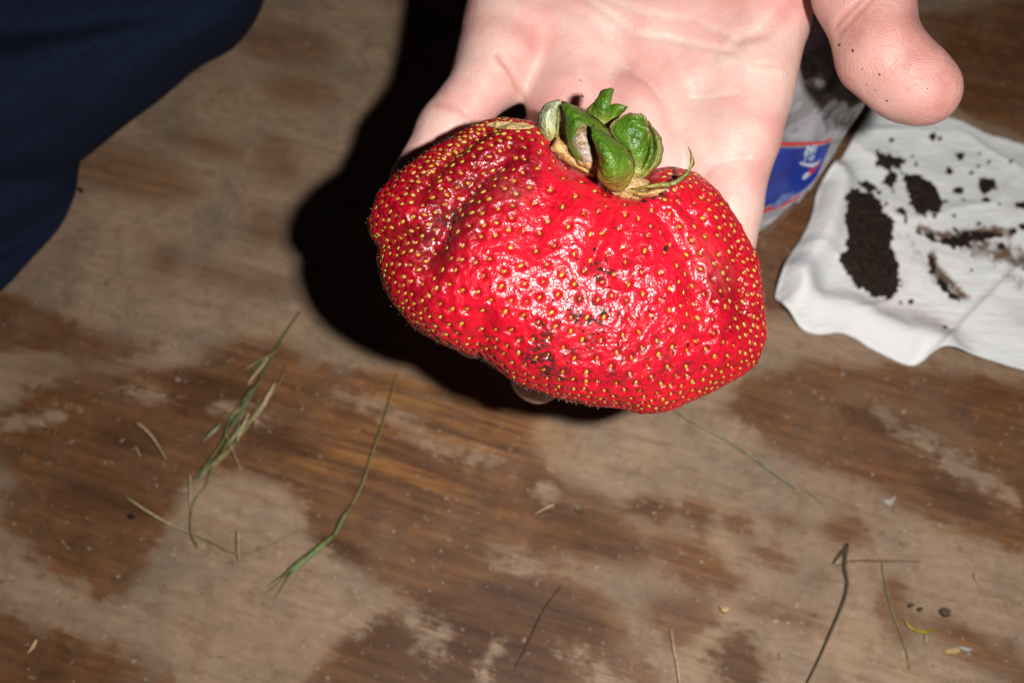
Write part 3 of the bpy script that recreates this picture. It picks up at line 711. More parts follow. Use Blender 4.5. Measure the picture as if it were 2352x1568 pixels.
    o = bpy.data.objects.new('tmp', me); COL.objects.link(o)
    sm = o.modifiers.new('s', 'SUBSURF'); sm.levels = 1; sm.render_levels = 1
    dg = bpy.context.evaluated_depsgraph_get(); ev = o.evaluated_get(dg); m2 = bpy.data.meshes.new_from_object(ev)
    bpy.data.objects.remove(o); bpy.data.meshes.remove(me)
    V = np.empty(len(m2.vertices)*3); m2.vertices.foreach_get('co', V); V = V.reshape(-1, 3)
    F = np.empty(len(m2.polygons)*4, np.int32); m2.polygons.foreach_get('vertices', F); F = F.reshape(-1, 4)
    bpy.data.meshes.remove(m2)
    px = berry_px(V)
    W = cw(V[:, 0], V[:, 1], V[:, 2]); N = vert_normals(W, F)
    if (N @ -FW)[V[:, 2] < 0.275].mean() < 0: F = F[:, ::-1]; N = -N
    fr = sstep(N @ -FW, 0.0, 0.35)
    crease = np.zeros(len(W)); white = np.zeros(len(W)); red = np.zeros(len(W))
    WOB = 3.0*vnoise(W, 0.004, 31)
    def cr(pl, w, dep, wh=0.0, rd=0.0):
        d = seg_dist(px, pl, 3.5*w+6) + WOB
        g = np.exp(-(d/w)**2)*fr
        W[:] = W - N*(g*dep*0.58)[:, None]
        white[:] = np.maximum(white, wh*g); red[:] = np.maximum(red, rd*g)
    cr([(1145, 125), (1171, 160), (1185, 189), (1198, 225)], 7, 0.0013, 0, 0.6)
    cr([(1347, -5), (1415, 43), (1458, 78), (1529, 87), (1607, 104), (1681, 119), (1733, 145), (1775, 150)], 10, 0.0007, 0.55)
    cr([(1380, -5), (1450, 20), (1530, 40), (1600, 45), (1690, 90), (1735, 130)], 9, 0.0004, 0.5)
    cr([(1200, -10), (1290, 10), (1340, 40), (1400, 90), (1440, 150)], 18, 0.0005, 0.0, 0.15)
    cr([(1435, 150), (1483, 178), (1518, 219), (1543, 274), (1566, 330), (1585, 400)], 22, 0.0016, 0.0, 0.2)
    cr([(1440, 152), (1490, 184), (1522, 226)], 5, 0.0004, 0.5)
    cr([(1584, 227), (1637, 223), (1696, 212)], 5, 0.0004, 0.6)
    cr([(1618, 392), (1640, 376), (1680, 364), (1720, 360)], 9, 0.0008, 0.35)
    cr([(1590, 420), (1640, 385), (1700, 378), (1745, 385)], 22, 0.0008, 0.0, 0.15)
    cr([(1850, -10), (1837, 4), (1793, 41), (1756, 74), (1700, 90)], 16, 0.0016, 0, 0.25)
    cr([(1660, 140), (1700, 135), (1740, 150), (1790, 168)], 16, -0.0006, 0.75)
    cr([(1985, -10), (1940, 33), (1907, 77)], 7, 0.0008, 0, 0.45)
    cr([(2005, -8), (1958, 44), (1922, 81)], 8, 0.0008, 0, 0.45)
    cr([(1000, 236), (1050, 246), (1084, 274)], 8, 0.0005, 0.0, 0.35)
    cr([(1100, 125), (1135, 160), (1185, 190)], 9, 0.0004, 0.3)
    cr([(1060, 330), (1010, 320), (960, 345)], 8, 0.0004, 0.0, 0.3)
    cr([(1110, 55), (1170, 60), (1230, 110)], 30, -0.0005, 0.0, 0.35)
    W = W + N*(0.00035*vnoise(W, 0.012, 41)+0.00012*vnoise(W, 0.004, 42))[:, None]
    tip = np.exp(-(seg_dist(px, [(2060, 60), (2140, 220)])/120)**2) + 0.5*np.exp(-(seg_dist(px, [(1960, 40), (1940, 180)])/60)**2)
    base = P(1450, -480, 0.33)
    me = mesh_np('hand', W-base, F, True)
    set_attr(me, 'white', np.clip(white, 0, 1)); set_attr(me, 'red', np.clip(red, 0, 1)); set_attr(me, 'ruddy', np.clip(tip, 0, 1))
    m = M('skin')
    n1 = m.noise(62, 4, 0.55); n2 = m.noise(400, 4)
    c = m.ramp(n1, [(0.30, (0.66, 0.43, 0.37)), (0.46, (0.67, 0.42, 0.375)), (0.64, (0.65, 0.325, 0.295))])
    c = m.mix(m.range(n2, 0.5, 0.75, 0, 0.3), c, (0.62, 0.40, 0.345))
    c = m.mix(m.math('MULTIPLY', m.attr('ruddy'), 0.85), c, m.ramp(m.noise(140, 4, .6), [(0.35, (0.42, 0.17, 0.145)), (0.65, (0.53, 0.255, 0.22))]))
    c = m.mix(m.math('MULTIPLY', m.attr('white'), m.range(n2, 0.3, 0.6, 0.3, 0.9)), c, (0.68, 0.53, 0.45))
    c = m.mix(m.math('MULTIPLY', m.attr('red'), 0.8), c, (0.48, 0.17, 0.13))
    # skin ridges
    dv = m.n('ShaderNodeVectorMath', operation='ADD'); nzv = m.n('ShaderNodeTexNoise'); nzv.inputs['Scale'].default_value = 45; m.l(m.obj(), nzv.inputs['Vector'])
    scl = m.n('ShaderNodeVectorMath', operation='SCALE'); scl.inputs['Scale'].default_value = 0.02; m.l(nzv.outputs['Color'], scl.inputs[0])
    m.l(m.obj(), dv.inputs[0]); m.l(scl.outputs[0], dv.inputs[1])
    wv = m.n('ShaderNodeTexWave', bands_direction='Y'); wv.inputs['Scale'].default_value = 560; wv.inputs['Distortion'].default_value = 1.0; wv.inputs['Detail'].default_value = 2
    m.l(dv.outputs[0], wv.inputs['Vector'])
    rdg = m.math('MULTIPLY', wv.outputs['Fac'], m.range(m.attr('ruddy'), 0.1, 0.8, 0.5, 1.6)); nm = m.bump(rdg, 0.00007, 0.35); nm = m.bump(m.noise(600, 4, 0.65), 0.00026, 0.6, nm)
    vo = m.n('ShaderNodeTexVoronoi', feature='DISTANCE_TO_EDGE'); vo.inputs['Scale'].default_value = 260; m.l(dv.outputs[0], vo.inputs['Vector'])
    nm = m.bump(m.range(vo.outputs['Distance'], 0, 0.06), 0.00009, 0.5, nm)
    m.set(Base_Color=c, Roughness=0.46, Specular_IOR_Level=0.36, Normal=nm, Subsurface_Weight=0.25, Subsurface_Radius=(1.0, 0.33, 0.2), Subsurface_Scale=0.003)
    o = link('hand', me, m.m); o.location = base
    tag(o, 'open left hand reaching in palm up, holding the strawberry on its fingers', 'hand')
    return o, bvh
HAND, HAND_BVH = build_hand()

# ------------------------------------------------------------------ navy trouser leg
def build_trousers():
    def q(x, y, d): return np.array([(x-1176)/FPX*d, (784-y)/FPX*d, d])
    h = 0.0016
    lo = np.array([-0.36, -0.05, 0.255]); hi = np.array([-0.06, 0.27, 0.46])
    ax = [np.arange(a, b, h, dtype=np.float32) for a, b in zip(lo, hi)]; G = np.meshgrid(*ax, indexing='ij')
    def cap(pts, r):
        best = None; Q = [q(*p) for p in pts]
        for a, b, ra, rb in zip(Q[:-1], Q[1:], r[:-1], r[1:]):
            ab = b-a; t = np.clip(((G[0]-a[0])*ab[0]+(G[1]-a[1])*ab[1]+(G[2]-a[2])*ab[2])/(ab @ ab), 0, 1)
            d = np.sqrt((G[0]-a[0]-t*ab[0])**2+(G[1]-a[1]-t*ab[1])**2+(G[2]-a[2]-t*ab[2])**2)-(ra+(rb-ra)*t)
            best = d if best is None else smin(best, d, 0.01)
        return best
    def smin(a, b, k):
        hh = np.clip(0.5+0.5*(b-a)/k, 0, 1); return b*(1-hh)+a*hh-k*hh*(1-hh)
    main = cap([(330, -110, .374), (170, 10, .372), (0, 150, .370), (-220, 240, .37)], [.0405, .0385, .0390, .045])
    top = cap([(330, -330, .400), (60, -230, .385), (-250, -120, .38)], [.048, .046, .05])
    low = cap([(-75, 440, .392), (-130, 540, .390), (-330, 700, .39)], [.0405, .0395, .04])
    f = smin(main, top, 0.002); f = smin(f, low, 0.002)
    V, F = surface_nets(f.astype(np.float32), lo, h)
    V = smooth_np(V, F, 5)
    W = cw(V[:, 0], V[:, 1], V[:, 2]); N = vert_normals(W, F)
    if (N @ -FW)[V[:, 2] < 0.34].mean() < 0: F = F[:, ::-1]; N = -N
    W += N*(0.0028*vnoise(W*[1, 1.6, 1], 0.045, 51)+0.0012*vnoise(W, 0.018, 52)+0.0022*(1-np.abs(vnoise((W @ np.array([[.7, -.7, 0], [.7, .7, 0], [0, 0, 1]]))*[1, 3.2, 1], 0.06, 53)))**6)[:, None]
    tp = berry_px(V)
    for line, w_, dp in (([(200, 428), (90, 485), (0, 548), (-120, 620)], 42, 0.010), ([(-100, 40), (150, 5), (380, -25), (560, -60)], 75, 0.016), ([(-60, 330), (60, 300), (150, 255)], 30, 0.0025), ([(420, 40), (300, 110), (160, 190)], 45, 0.003)):
        W += FW*(dp*np.exp(-(seg_dist(tp, line, 4*w_)/w_)**2)*sstep(N @ -FW, 0.0, 0.4))[:, None]
    W[:, 2] = np.maximum(W[:, 2], 0.001)
    base = np.array([W[:, 0].mean(), W[:, 1].mean(), 0.0])
    me = mesh_np('trouser_leg', W-base, F, True)
    m = M('navy_cloth'); n = m.noise(1500, 3, 0.6); n2 = m.noise(120, 4)
    c = m.ramp(n, [(0.3, (0.0028, 0.005, 0.0135)), (0.7, (0.0092, 0.0165, 0.042))])
    c = m.mix(m.range(n2, 0.55, 0.75, 0, 0.3), c, (0.009, 0.016, 0.038))
    m.set(Base_Color=c, Roughness=0.9, Specular_IOR_Level=0.15, Normal=m.bump(n, 0.0006, 0.8))
    o = link('trouser_leg', me, m.m); o.location = base
    tag(o, 'bent leg in dark navy blue trousers resting at the edge of the board', 'trouser leg')
    return o
build_trousers()

# ------------------------------------------------------------------ paper towel with soil on it
def c4(x, y): return (1740.5+x*0.42, 235.2+y*0.42)
def towel_z(w):
    """height of the towel above the boards at world xy"""
    return TOWEL_KD(w)
def build_towel():
    left = [(2000, 255), (1965, 310), (1930, 370), (1882, 430), (1862, 500), (1840, 550), (1805, 605), (1785, 650), (1776, 690)]
    bottom = [(1776, 690), (1800, 730), (1860, 768), (1940, 774), (2000, 806), (2080, 840), (2108, 838), (2140, 820), (2220, 825), (2352, 862), (2700, 960)]
    top = [(2000, 255), (2100, 262), (2190, 283), (2260, 312), (2352, 340), (2700, 450)]
    nu, nv = 230, 170
    wp = lambda pl, n: resample(T(*np.array(pl, float).T), n)[:, :2]
    l, b, t = wp(left, nv), wp(bottom, nu), wp(top, nu)
    r = np.linspace(t[-1], b[-1], nv)
    u = np.linspace(0, 1, nu)[:, None, None]; v = np.linspace(0, 1, nv)[None, :, None]
    S = (1-v)*t[:, None]+v*b[:, None]+(1-u)*l[None]+u*r[None]-((1-u)*(1-v)*t[0]+u*(1-v)*t[-1]+(1-u)*v*b[0]+u*v*b[-1])
    xy = S.reshape(-1, 2)
    z = np.full(len(xy), 0.0022)
    q3 = np.c_[xy, np.zeros(len(xy))]
    dl = seg_dist(xy, T(*np.array(left[3:], float).T)[:, :2]); db = seg_dist(xy, T(*np.array(bottom[:7], float).T)[:, :2])
    roll = lambda d, w, hh: hh*np.exp(-((d-w)/(w*0.72))**2)
    z += roll(dl, 0.0075, 0.0056)+roll(db, 0.0095, 0.0052)
    z -= 0.0016*np.exp(-(np.minimum(dl, db)/0.002)**2)
    fold = T(*np.array([(2090, 850), (2140, 815), (2230, 720), (2352, 600), (2700, 330)], float).T)[:, :2]
    pl = np.vstack([fold, T(np.array([2750.0, 2100.0]), np.array([1000.0, 1000.0]))[:, :2]])
    sd = poly_sd(xy, pl)
    z += 0.0016*sstep(-sd, -0.0008, 0.0008)+0.0010*np.exp(-(sd/0.0016)**2)
    z += 0.0010*vnoise(q3, 0.028, 61)+0.0006*vnoise(q3*[1, 1.4, 1], 0.012, 62)+0.0011*(1-np.abs(vnoise(q3*[1, 1.7, 1], 0.03, 65)))**8+0.00022*vnoise(q3*[1, 3, 1], 0.004, 63)
    z = np.maximum(z, 0.0009)
    # let the rolled rim lean outward a bit
    W = np.c_[xy, z]
    F = grid_faces(nu, nv)
    base = np.array([*T(2050, 560)[:2], 0.0])
    me = mesh_np('paper_towel', W-base, F, True)
    if me.polygons[nu*40].normal.z < 0: me.flip_normals()
    px = lambda pts: T(*np.array([c4(*p) for p in pts], float).T)[:, :2]
    sm1 = np.maximum.reduce([1.0*np.exp(-(seg_dist(xy, px([(880, 715), (1000, 755), (1100, 745), (1200, 720), (1350, 735)]))/0.0028)**2),
                             0.9*np.exp(-(seg_dist(xy, px([(1180, 800), (1300, 850), (1450, 900)]))/0.0065)**2),
                             1.0*np.exp(-(seg_dist(xy, px([(935, 850), (960, 920), (1020, 990), (1110, 1075)]))/0.0024)**2),
                             0.55*np.exp(-(seg_dist(xy, px([(900, 900), (960, 960)]))/0.005)**2), 0.6*np.exp(-(seg_dist(xy, px([(1380, 1000), (1480, 1050)]))/0.005)**2), 0.5*np.exp(-(seg_dist(xy, px([(800, 760), (870, 830)]))/0.0035)**2),
                             0.25*np.exp(-(seg_dist(xy, px([(600, 600), (650, 1000)]))/0.02)**2)])
    pinkm = np.maximum(0.5*np.exp(-(seg_dist(xy, px([(680, 1090), (850, 1200), (940, 1250)]))/0.005)**2), 0.4*np.exp(-(seg_dist(xy, px([(1430, 1180), (1440, 1210)]))/0.006)**2))
    set_attr(me, 'smear', sm1); set_attr(me, 'juice', pinkm)
    m = M('paper_towel'); n = m.noise(300, 5, 0.65); n2 = m.noise(1100, 4, 0.7)
    c = m.ramp(m.noise(60, 3), [(0.3, (0.76, 0.765, 0.775)), (0.7, (0.84, 0.84, 0.84))])
    c = m.mix(m.math('MULTIPLY', m.attr('juice'), m.range(n, 0.35, 0.65, 0.2, 0.8)), c, (0.55, 0.30, 0.34))
    f = m.math('MULTIPLY', m.range(m.math('ADD', m.attr('smear'), m.math('ADD', m.math('MULTIPLY', m.math('SUBTRACT', n2, 0.5), 1.2), m.math('MULTIPLY', m.math('SUBTRACT', n, 0.5), 2.2))), 0.40, 0.95), m.range(m.attr('smear'), 0.02, 0.25))
    c = m.mix(f, c, m.ramp(n2, [(0.35, (0.06, 0.028, 0.016)), (0.65, (0.26, 0.16, 0.11))]))
    wv = m.n('ShaderNodeTexWave', bands_direction='Y'); wv.inputs['Scale'].default_value = 190; wv.inputs['Distortion'].default_value = 1.4; wv.inputs['Detail'].default_value = 3
    m.l(m.obj((1, 1, 1), (0, 0, math.radians(-4))), wv.inputs['Vector'])
    hgt = m.math('ADD', m.math('MULTIPLY', wv.outputs['Fac'], 0.5), n2)
    m.set(Base_Color=c, Roughness=0.92, Specular_IOR_Level=0.1, Normal=m.bump(hgt, 0.00042, 0.5))
    o = link('paper_towel', me, m.m); o.location = base
    s = o.modifiers.new('thickness', 'SOLIDIFY'); s.thickness = 0.0004; s.offset = -1
    tag(o, 'crumpled white paper towel soiled with dark earth lying on the board', 'paper towel')
    kd = KDTree(len(W))
    for i, w in enumerate(W): kd.insert((w[0], w[1], 0), i)
    kd.balance()
    return lambda x, y: W[kd.find((x, y, 0))[1], 2]
TOWEL_KD = build_towel()
def soil_mat():
    m = M('dark_soil'); n = m.noise(900, 5, 0.7)
    c = m.ramp(n, [(0.35, (0.008, 0.0045, 0.003)), (0.55, (0.028, 0.014, 0.009)), (0.72, (0.095, 0.05, 0.03))])
    m.set(Base_Color=c, Roughness=0.75, Specular_IOR_Level=0.3, Normal=m.bump(n, 0.0012, 0.9)); return m.m
SOIL = soil_mat()
def clump(poly, hgt, label, step=0.00038, cat='soil clump', group='soil clumps on the paper towel'):
    pl = T(*np.array(poly, float).T, z=0.003)[:, :2]
    a, b = pl.min(0)-0.003, pl.max(0)+0.003
    xs, ys = np.arange(a[0], b[0], step), np.arange(a[1], b[1], step)
    X, Y = np.meshgrid(xs, ys, indexing='ij'); q = np.stack([X.ravel(), Y.ravel()], 1); q3 = np.c_[q, np.zeros(len(q))]
    size = math.sqrt(max(1e-8, np.prod(pl.max(0)-pl.min(0))))
    sd = poly_sd(q, pl)+min(0.0014, size*0.16)*vnoise(q3, 0.0022, 71)+min(0.0009, size*.12)*vnoise(q3, 0.0010, 72)
    ramp = sstep(-sd, -0.0002, min(0.003, size*0.35))
    lump = 0.70+0.35*vnoise(q3, 0.004, 73)+0.32*vnoise(q3, 0.0016, 74)+0.2*vnoise(q3, 0.0009, 75)
    tz = np.array([TOWEL_KD(x, y) for x, y in q])
    z = tz+0.00015+hgt*ramp*lump
    inside = (sd < 0.0001).reshape(X.shape); ny = len(ys)
    keep = inside[:-1, :-1] & inside[1:, :-1] & inside[:-1, 1:] & inside[1:, 1:]
    ij = np.argwhere(keep)
    if len(ij) < 3: return None
    f = np.stack([ij[:, 0]*ny+ij[:, 1], (ij[:, 0]+1)*ny+ij[:, 1], (ij[:, 0]+1)*ny+ij[:, 1]+1, ij[:, 0]*ny+ij[:, 1]+1], 1)
    used, inv = np.unique(f.ravel(), return_inverse=True)
    W = np.c_[q, z][used]; f = inv.reshape(-1, 4); base = np.array([*W[:, :2].mean(0), W[:, 2].min()])
    me = mesh_np('soil_clump', W-base, f, True)
    if me.polygons[0].normal.z < 0: me.flip_normals()
    o = link('soil_clump', me, SOIL); o.location = base
    s = o.modifiers.new('thickness', 'SOLIDIFY'); s.thickness = 0.0006; s.offset = -1
    return tag(o, label, cat, group)
P4 = lambda pts: [c4(*p) for p in pts]
def disc4(x, y, r, e=1.0, a=0):
    t = np.linspace(0, 2*math.pi, 9, endpoint=False); return [c4(x+r*math.cos(k)*(1+0.2*math.sin(3*k+x)), y+r*e*math.sin(k)) for k in t]
clump(P4([(520, 490), (590, 485), (650, 500), (680, 600), (740, 660), (730, 760), (770, 870), (780, 1010), (730, 1080), (640, 1060), (540, 1010), (490, 930), (440, 860), (480, 780), (480, 660), (465, 580), (490, 510)]), 0.0042, 'largest long black soil clump near the left edge of the paper towel')
clump(P4([(810, 390), (900, 383), (960, 440), (1040, 530), (1020, 580), (960, 600), (910, 630), (860, 610), (830, 540), (815, 460)]), 0.0034, 'second largest soil clump, a rounded wedge right of the long clump')
clump(P4([(645, 300), (720, 276), (805, 310), (790, 380), (750, 355), (690, 372), (650, 345)]), 0.0024, 'ragged soil clump at the upper end of the soil pile')
clump(P4([(685, 385), (760, 385), (765, 430), (730, 467), (690, 445)]), 0.0022, 'small round soil clump just under the ragged upper clump')
clump(P4([(540, 432), (600, 420), (652, 450), (640, 487), (600, 477), (560, 458)]), 0.0018, 'small hooked soil crumb above the top of the largest clump')
clump(P4([(738, 595), (790, 578), (818, 640), (803, 658), (770, 612)]), 0.0013, 'thin bent soil crumb between the two largest clumps')
clump(P4([(1218, 402), (1262, 390), (1315, 402), (1302, 470), (1245, 492), (1225, 460)]), 0.0020, 'jagged soil clump standing alone right of the rounded wedge')
clump(P4([(870, 712), (940, 722), (1000, 745), (1080, 735), (1075, 690), (1130, 705), (1180, 698), (1260, 702), (1350, 735), (1200, 758), (1110, 802), (1040, 782), (940, 752)]), 0.0008, 'long thin streak of black soil across the middle of the towel')
clump(P4([(1395, 560), (1460, 530), (1520, 560), (1500, 640), (1440, 600)]), 0.0018, 'brown soil lump at the right edge of the picture on the towel')
clump(P4([(935, 845), (955, 850), (1000, 950), (1060, 1020), (1115, 1075), (1060, 1055), (990, 990), (950, 930)]), 0.0006, 'curved brown sliver of soil low on the towel')
for x, y, r, lab in ((1110, 472, 25, 'round soil crumb between the wedge clump and the jagged clump'), (1050, 370, 19, 'soil crumb just above the right shoulder of the wedge clump'), (1115, 285, 22, 'dark soil crumb highest above the jagged clump'),
                     (958, 184, 20, 'flat soil crumb closest below the thumb'), (730, 202, 15, 'lone soil crumb above the ragged upper clump'), (1245, 530, 17, 'soil crumb directly under the jagged clump'), (1440, 690, 18, 'soil crumb at the right end of the long thin streak'), (1330, 790, 20, 'soil crumb lying in the brown smear under the long streak')):
    clump(disc4(x, y, r*1.15, 0.9), 0.0013, lab, 0.0003, 'soil crumb', 'loose soil crumbs scattered over the paper towel')
for x, y, r in ((1002, 192, 12), (1212, 342, 11), (1175, 375, 11), (1130, 525, 11), (845, 1080, 13), (790, 1082, 10),
                (1210, 660, 11), (655, 270, 10), (665, 492, 13), (740, 485, 9), (1215, 275, 11), (868, 330, 10), (965, 625, 12), (1075, 615, 10), (1170, 915, 10), (1022, 1235, 13), (1385, 325, 9), (1320, 560, 9), (850, 290, 7), (700, 560, 8), (1270, 320, 8), (1390, 715, 16)):
    clump(disc4(x, y, r*1.15, 0.9), 0.0011, 'tiny crumb of soil, one of the smallest dots on the paper towel', 0.0003, 'soil crumb', 'loose soil crumbs scattered over the paper towel')

# ------------------------------------------------------------------ clear plastic bag with a printed label
def build_bag():
    # silhouette as seen, each point with its height above the boards (mm)
    out = [(2040, 40, 70), (2022, 130, 67), (1992, 230, 57), (1945, 303, 45), (1905, 372, 34), (1860, 428, 25), (1815, 472, 18), (1742, 532, 8), (1640, 570, 6), (1520, 590, 6), (1400, 560, 8), (1350, 420, 14), (1360, 200, 22), (1420, -40, 26), (1560, -110, 28), (1800, -120, 30), (1960, -60, 36)]
    a = np.array(out, float); sil = T(a[:, 0], a[:, 1], a[:, 2]/1000)
    sil = resample(np.vstack([sil, sil[:1]]), 181)[:-1]
    cen = T(1790, 190, 0.077)
    nr, na = 90, len(sil)
    k = np.linspace(0, 1, nr)
    rho = np.repeat(k, na); S = np.tile(sil, (nr, 1))
    xy = cen[:2]+rho[:, None]*(S[:, :2]-cen[:2])
    q3 = np.c_[xy, np.zeros(len(xy))]
    w1 = vnoise(q3*[1, 2.0, 1], 0.022, 81); w2 = vnoise(q3*[1.6, 1, 1], 0.011, 82); rid = 1-np.abs(vnoise(q3*[1.8, 1, 1], 0.03, 83))
    z = S[:, 2]+(cen[2]-S[:, 2])*(1-rho**1.8)+(0.0040*w1+0.0030*w2+0.0050*rid**3-0.003)*sstep(rho, 1.0, 0.8)
    low = S[:, 2]*(1-sstep(rho, 1.0, 0.72))+0.0012*sstep(rho, 1.0, 0.72)
    base = np.array([*cen[:2], 0.0])
    F = grid_faces(nr, na, True)
    root = bpy.data.objects.new('plastic_bag', None); COL.objects.link(root); root.location = base
    tag(root, 'clear plastic bag with a blue and red printed band behind the hand', 'plastic bag')
    m = M('clear_plastic')
    tr = m.n('ShaderNodeBsdfTransparent'); tr.inputs['Color'].default_value = (0.93, 0.93, 0.96, 1)
    gl = m.n('ShaderNodeBsdfGlossy'); gl.inputs['Roughness'].default_value = 0.13; gl.inputs['Color'].default_value = (1, 1, 1, 1)
    df = m.n('ShaderNodeBsdfDiffuse'); df.inputs['Color'].default_value = (0.75, 0.74, 0.8, 1)
    lw = m.n('ShaderNodeLayerWeight'); lw.inputs['Blend'].default_value = 0.25
    nm = m.bump(m.noise(60, 1.5, 0.4), 0.009, 0.8)
    for nd in (gl, df): m.l(nm, nd.inputs['Normal'])
    m.l(nm, lw.inputs['Normal'])
    m1 = m.n('ShaderNodeMixShader'); m.l(m.range(m.noise(24, 1.0, .4), 0.42, 0.60, 0.06, 0.60), m1.inputs[0]); m.l(tr.outputs[0], m1.inputs[1]); m.l(df.outputs[0], m1.inputs[2])  # whitish diffuse patches paint broad highlights into the film
    m2 = m.n('ShaderNodeMixShader'); m.l(m.range(lw.outputs['Fresnel'], 0, 1, 0.16, 0.8), m2.inputs[0]); m.l(m1.outputs[0], m2.inputs[1]); m.l(gl.outputs[0], m2.inputs[2])
    m.l(m2.outputs[0], m.out.inputs['Surface'])
    me = mesh_np('upper_film', np.c_[xy, z]-base, F, True); link('upper_film', me, m.m, root)
    me = mesh_np('lower_film', np.c_[xy, low]-base, F, True); link('lower_film', me, m.m, root)
    bvh = BVHTree.FromPolygons(np.c_[xy, z].tolist(), F.tolist())
    def on_bag(x, y, lift=0.0004):
        for t in np.linspace(0, 1, 60):
            hit = cast(bvh, x+(1770-x)*t*0.5, y+(190-y)*t*0.5)
            if hit[0] is not None: break
        p = np.array(hit[0]); v = C0-p
        return p+v/np.linalg.norm(v)*lift
    topc = [(1480, 328), (1680, 322), (1740, 321), (1790, 325), (1850, 326), (1890, 324), (1916, 316)]
    botc = [(1480, 560), (1640, 528), (1720, 506), (1764, 487), (1800, 475), (1840, 452), (1872, 420)]
    # blue sheet between the two red stripes
    def band(t0, t1, name, mat, par, lift, nu=70, nv=16):
        a = resample(topc, nu, True); b = resample(botc, nu, True); V = []
        for i in range(nu):
            for j in range(nv):
                t = t0+(t1-t0)*j/(nv-1); e = a[i]*(1-t)+b[i]*t
                V.append(on_bag(e[0], e[1], lift))
        V = smooth_np(np.array(V), grid_faces(nu, nv), 3, 0.4)
        me = mesh_np(name, V-base, grid_faces(nu, nv), True)
        return link(name, me, mat, par)
    blue = M('label_blue'); blue.set(Base_Color=blue.ramp(blue.noise(90, 3), [(0.35, (0.003, 0.018, 0.24)), (0.65, (0.006, 0.045, 0.42))]), Roughness=0.3, Specular_IOR_Level=0.5)
    redm = M('label_red'); redm.set(Base_Color=(0.62, 0.012, 0.03), Roughness=0.35)
    whm = M('label_white'); whm.set(Base_Color=(0.55, 0.62, 0.75), Roughness=0.4)
    lb = band(0.07, 0.93, 'label', blue.m, root, 0.0005)
    lb['label'] = 'blue printed band with white lettering'
    band(0.0, 0.07, 'red_stripe', redm.m, lb, 0.0006, nv=5); band(0.93, 1.0, 'red_stripe', redm.m, lb, 0.0006, nv=5)
    # lettering: italic serif letters wrapped on the film
    def letters(txt, x0, y0, size, name):
        cu = bpy.data.curves.new('t', 'FONT'); cu.body = txt; cu.size = 1.0; cu.shear = 0.35; cu.resolution_u = 3; cu.offset = 0.025
        o = bpy.data.objects.new('t', cu); COL.objects.link(o)
        dg = bpy.context.evaluated_depsgraph_get(); me = bpy.data.meshes.new_from_object(o.evaluated_get(dg)); bpy.data.objects.remove(o)
        bm = bmesh.new(); bm.from_mesh(me); bmesh.ops.triangulate(bm, faces=bm.faces[:]); bmesh.ops.subdivide_edges(bm, edges=bm.edges[:], cuts=1, use_grid_fill=True)
        for v in bm.verts: v.co = Vector(on_bag(x0+v.co.x*size, y0-v.co.y*size-v.co.x*size*0.12, 0.0010))-Vector(base)
        bm.to_mesh(me); bm.free(); me.name = name
        return link(name, me, whm.m, lb)
    letters('Mi', 1846, 354, 27, 'lettering'); letters('To', 1841, 371, 24, 'lettering')
    # white crescent and lower patches of small print
    def patch(poly, name, mat, lift=0.0010):
        bm = bmesh.new(); vs = [bm.verts.new(Vector(on_bag(x, y, lift))-Vector(base)) for x, y in poly]; bm.faces.new(vs)
        bmesh.ops.triangulate(bm, faces=bm.faces[:]); bmesh.ops.subdivide_edges(bm, edges=bm.edges[:], cuts=1)
        me = bpy.data.meshes.new(name); bm.to_mesh(me); bm.free(); return link(name, me, mat, lb)
    patch([(1835, 374), (1842, 372), (1856, 376), (1874, 374), (1886, 364), (1878, 378), (1866, 385), (1850, 382), (1840, 379)], 'crescent', whm.m)
    patch([(1856, 392), (1872, 384), (1880, 372), (1884, 374), (1868, 396), (1862, 402)], 'red_ribbon', redm.m)
    patch([(1842, 408), (1850, 398), (1858, 396), (1862, 400), (1852, 410), (1844, 413)], 'crescent', whm.m)
    sp = M('label_small_print'); sp.set(Base_Color=sp.mix(sp.range(sp.noise(1500, 3), 0.46, 0.56), (0.01, 0.045, 0.3), (0.25, 0.36, 0.6)), Roughness=0.4)
    patch([(1772, 478), (1786, 456), (1800, 446), (1820, 440), (1826, 446), (1810, 462), (1788, 474)], 'small_print', sp.m)
build_bag()

# ------------------------------------------------------------------ grass, straw and debris lying on the board
GRASS = simple('dry_green_grass', (0.105, 0.112, 0.04), 0.5, 0.35, 500, spec=0.3)
STRAW = simple('straw', (0.40, 0.30, 0.17), 0.6, 0.3, 600)
OLIVEG = simple('olive_stem', (0.19, 0.17, 0.055), 0.55, 0.3, 500)
DARKT = simple('dark_twig', (0.062, 0.042, 0.025), 0.7, 0.3, 700)
PALEG = simple('pale_green_stem', (0.21, 0.21, 0.115), 0.5, 0.35, 300)
def tpath(pts, z=0.0015):
    a = np.array(pts, float); zz = np.full(len(a), z) if np.isscalar(z) else np.array(z); return T(a[:, 0], a[:, 1], zz)
def c6(x, y): return (235.2+x*0.48, 658.6+y*0.48)
def c7(x, y): return (1505.3+x*0.4603, 846.7+y*0.4603)
def stem(name, pts, r, mat, label, cat, z=0.0012, group=None, sides=7, children=(), flat=1.0):
    me = mesh_parts(name, [tube(tpath(pts, z), r, sides, flat=flat)])
    o = link(name, me, mat); b = np.array(tpath(pts[:1], 0.0)[0]); recenter(o, b)
    tag(o, label, cat, group)
    for (nm, cp, cr_, cm, cz) in children:
        m2 = mesh_parts(nm, [tube(tpath(cp, cz), cr_, 8, 12, flat=0.6)]); m2.transform(Matrix.Translation(-Vector(b)))
        ch = link(nm, m2, cm, o)
    return o
K6 = lambda pts: [c6(*p) for p in pts]
K7 = lambda pts: [c7(*p) for p in pts]
mm = 0.001
sp_ = []
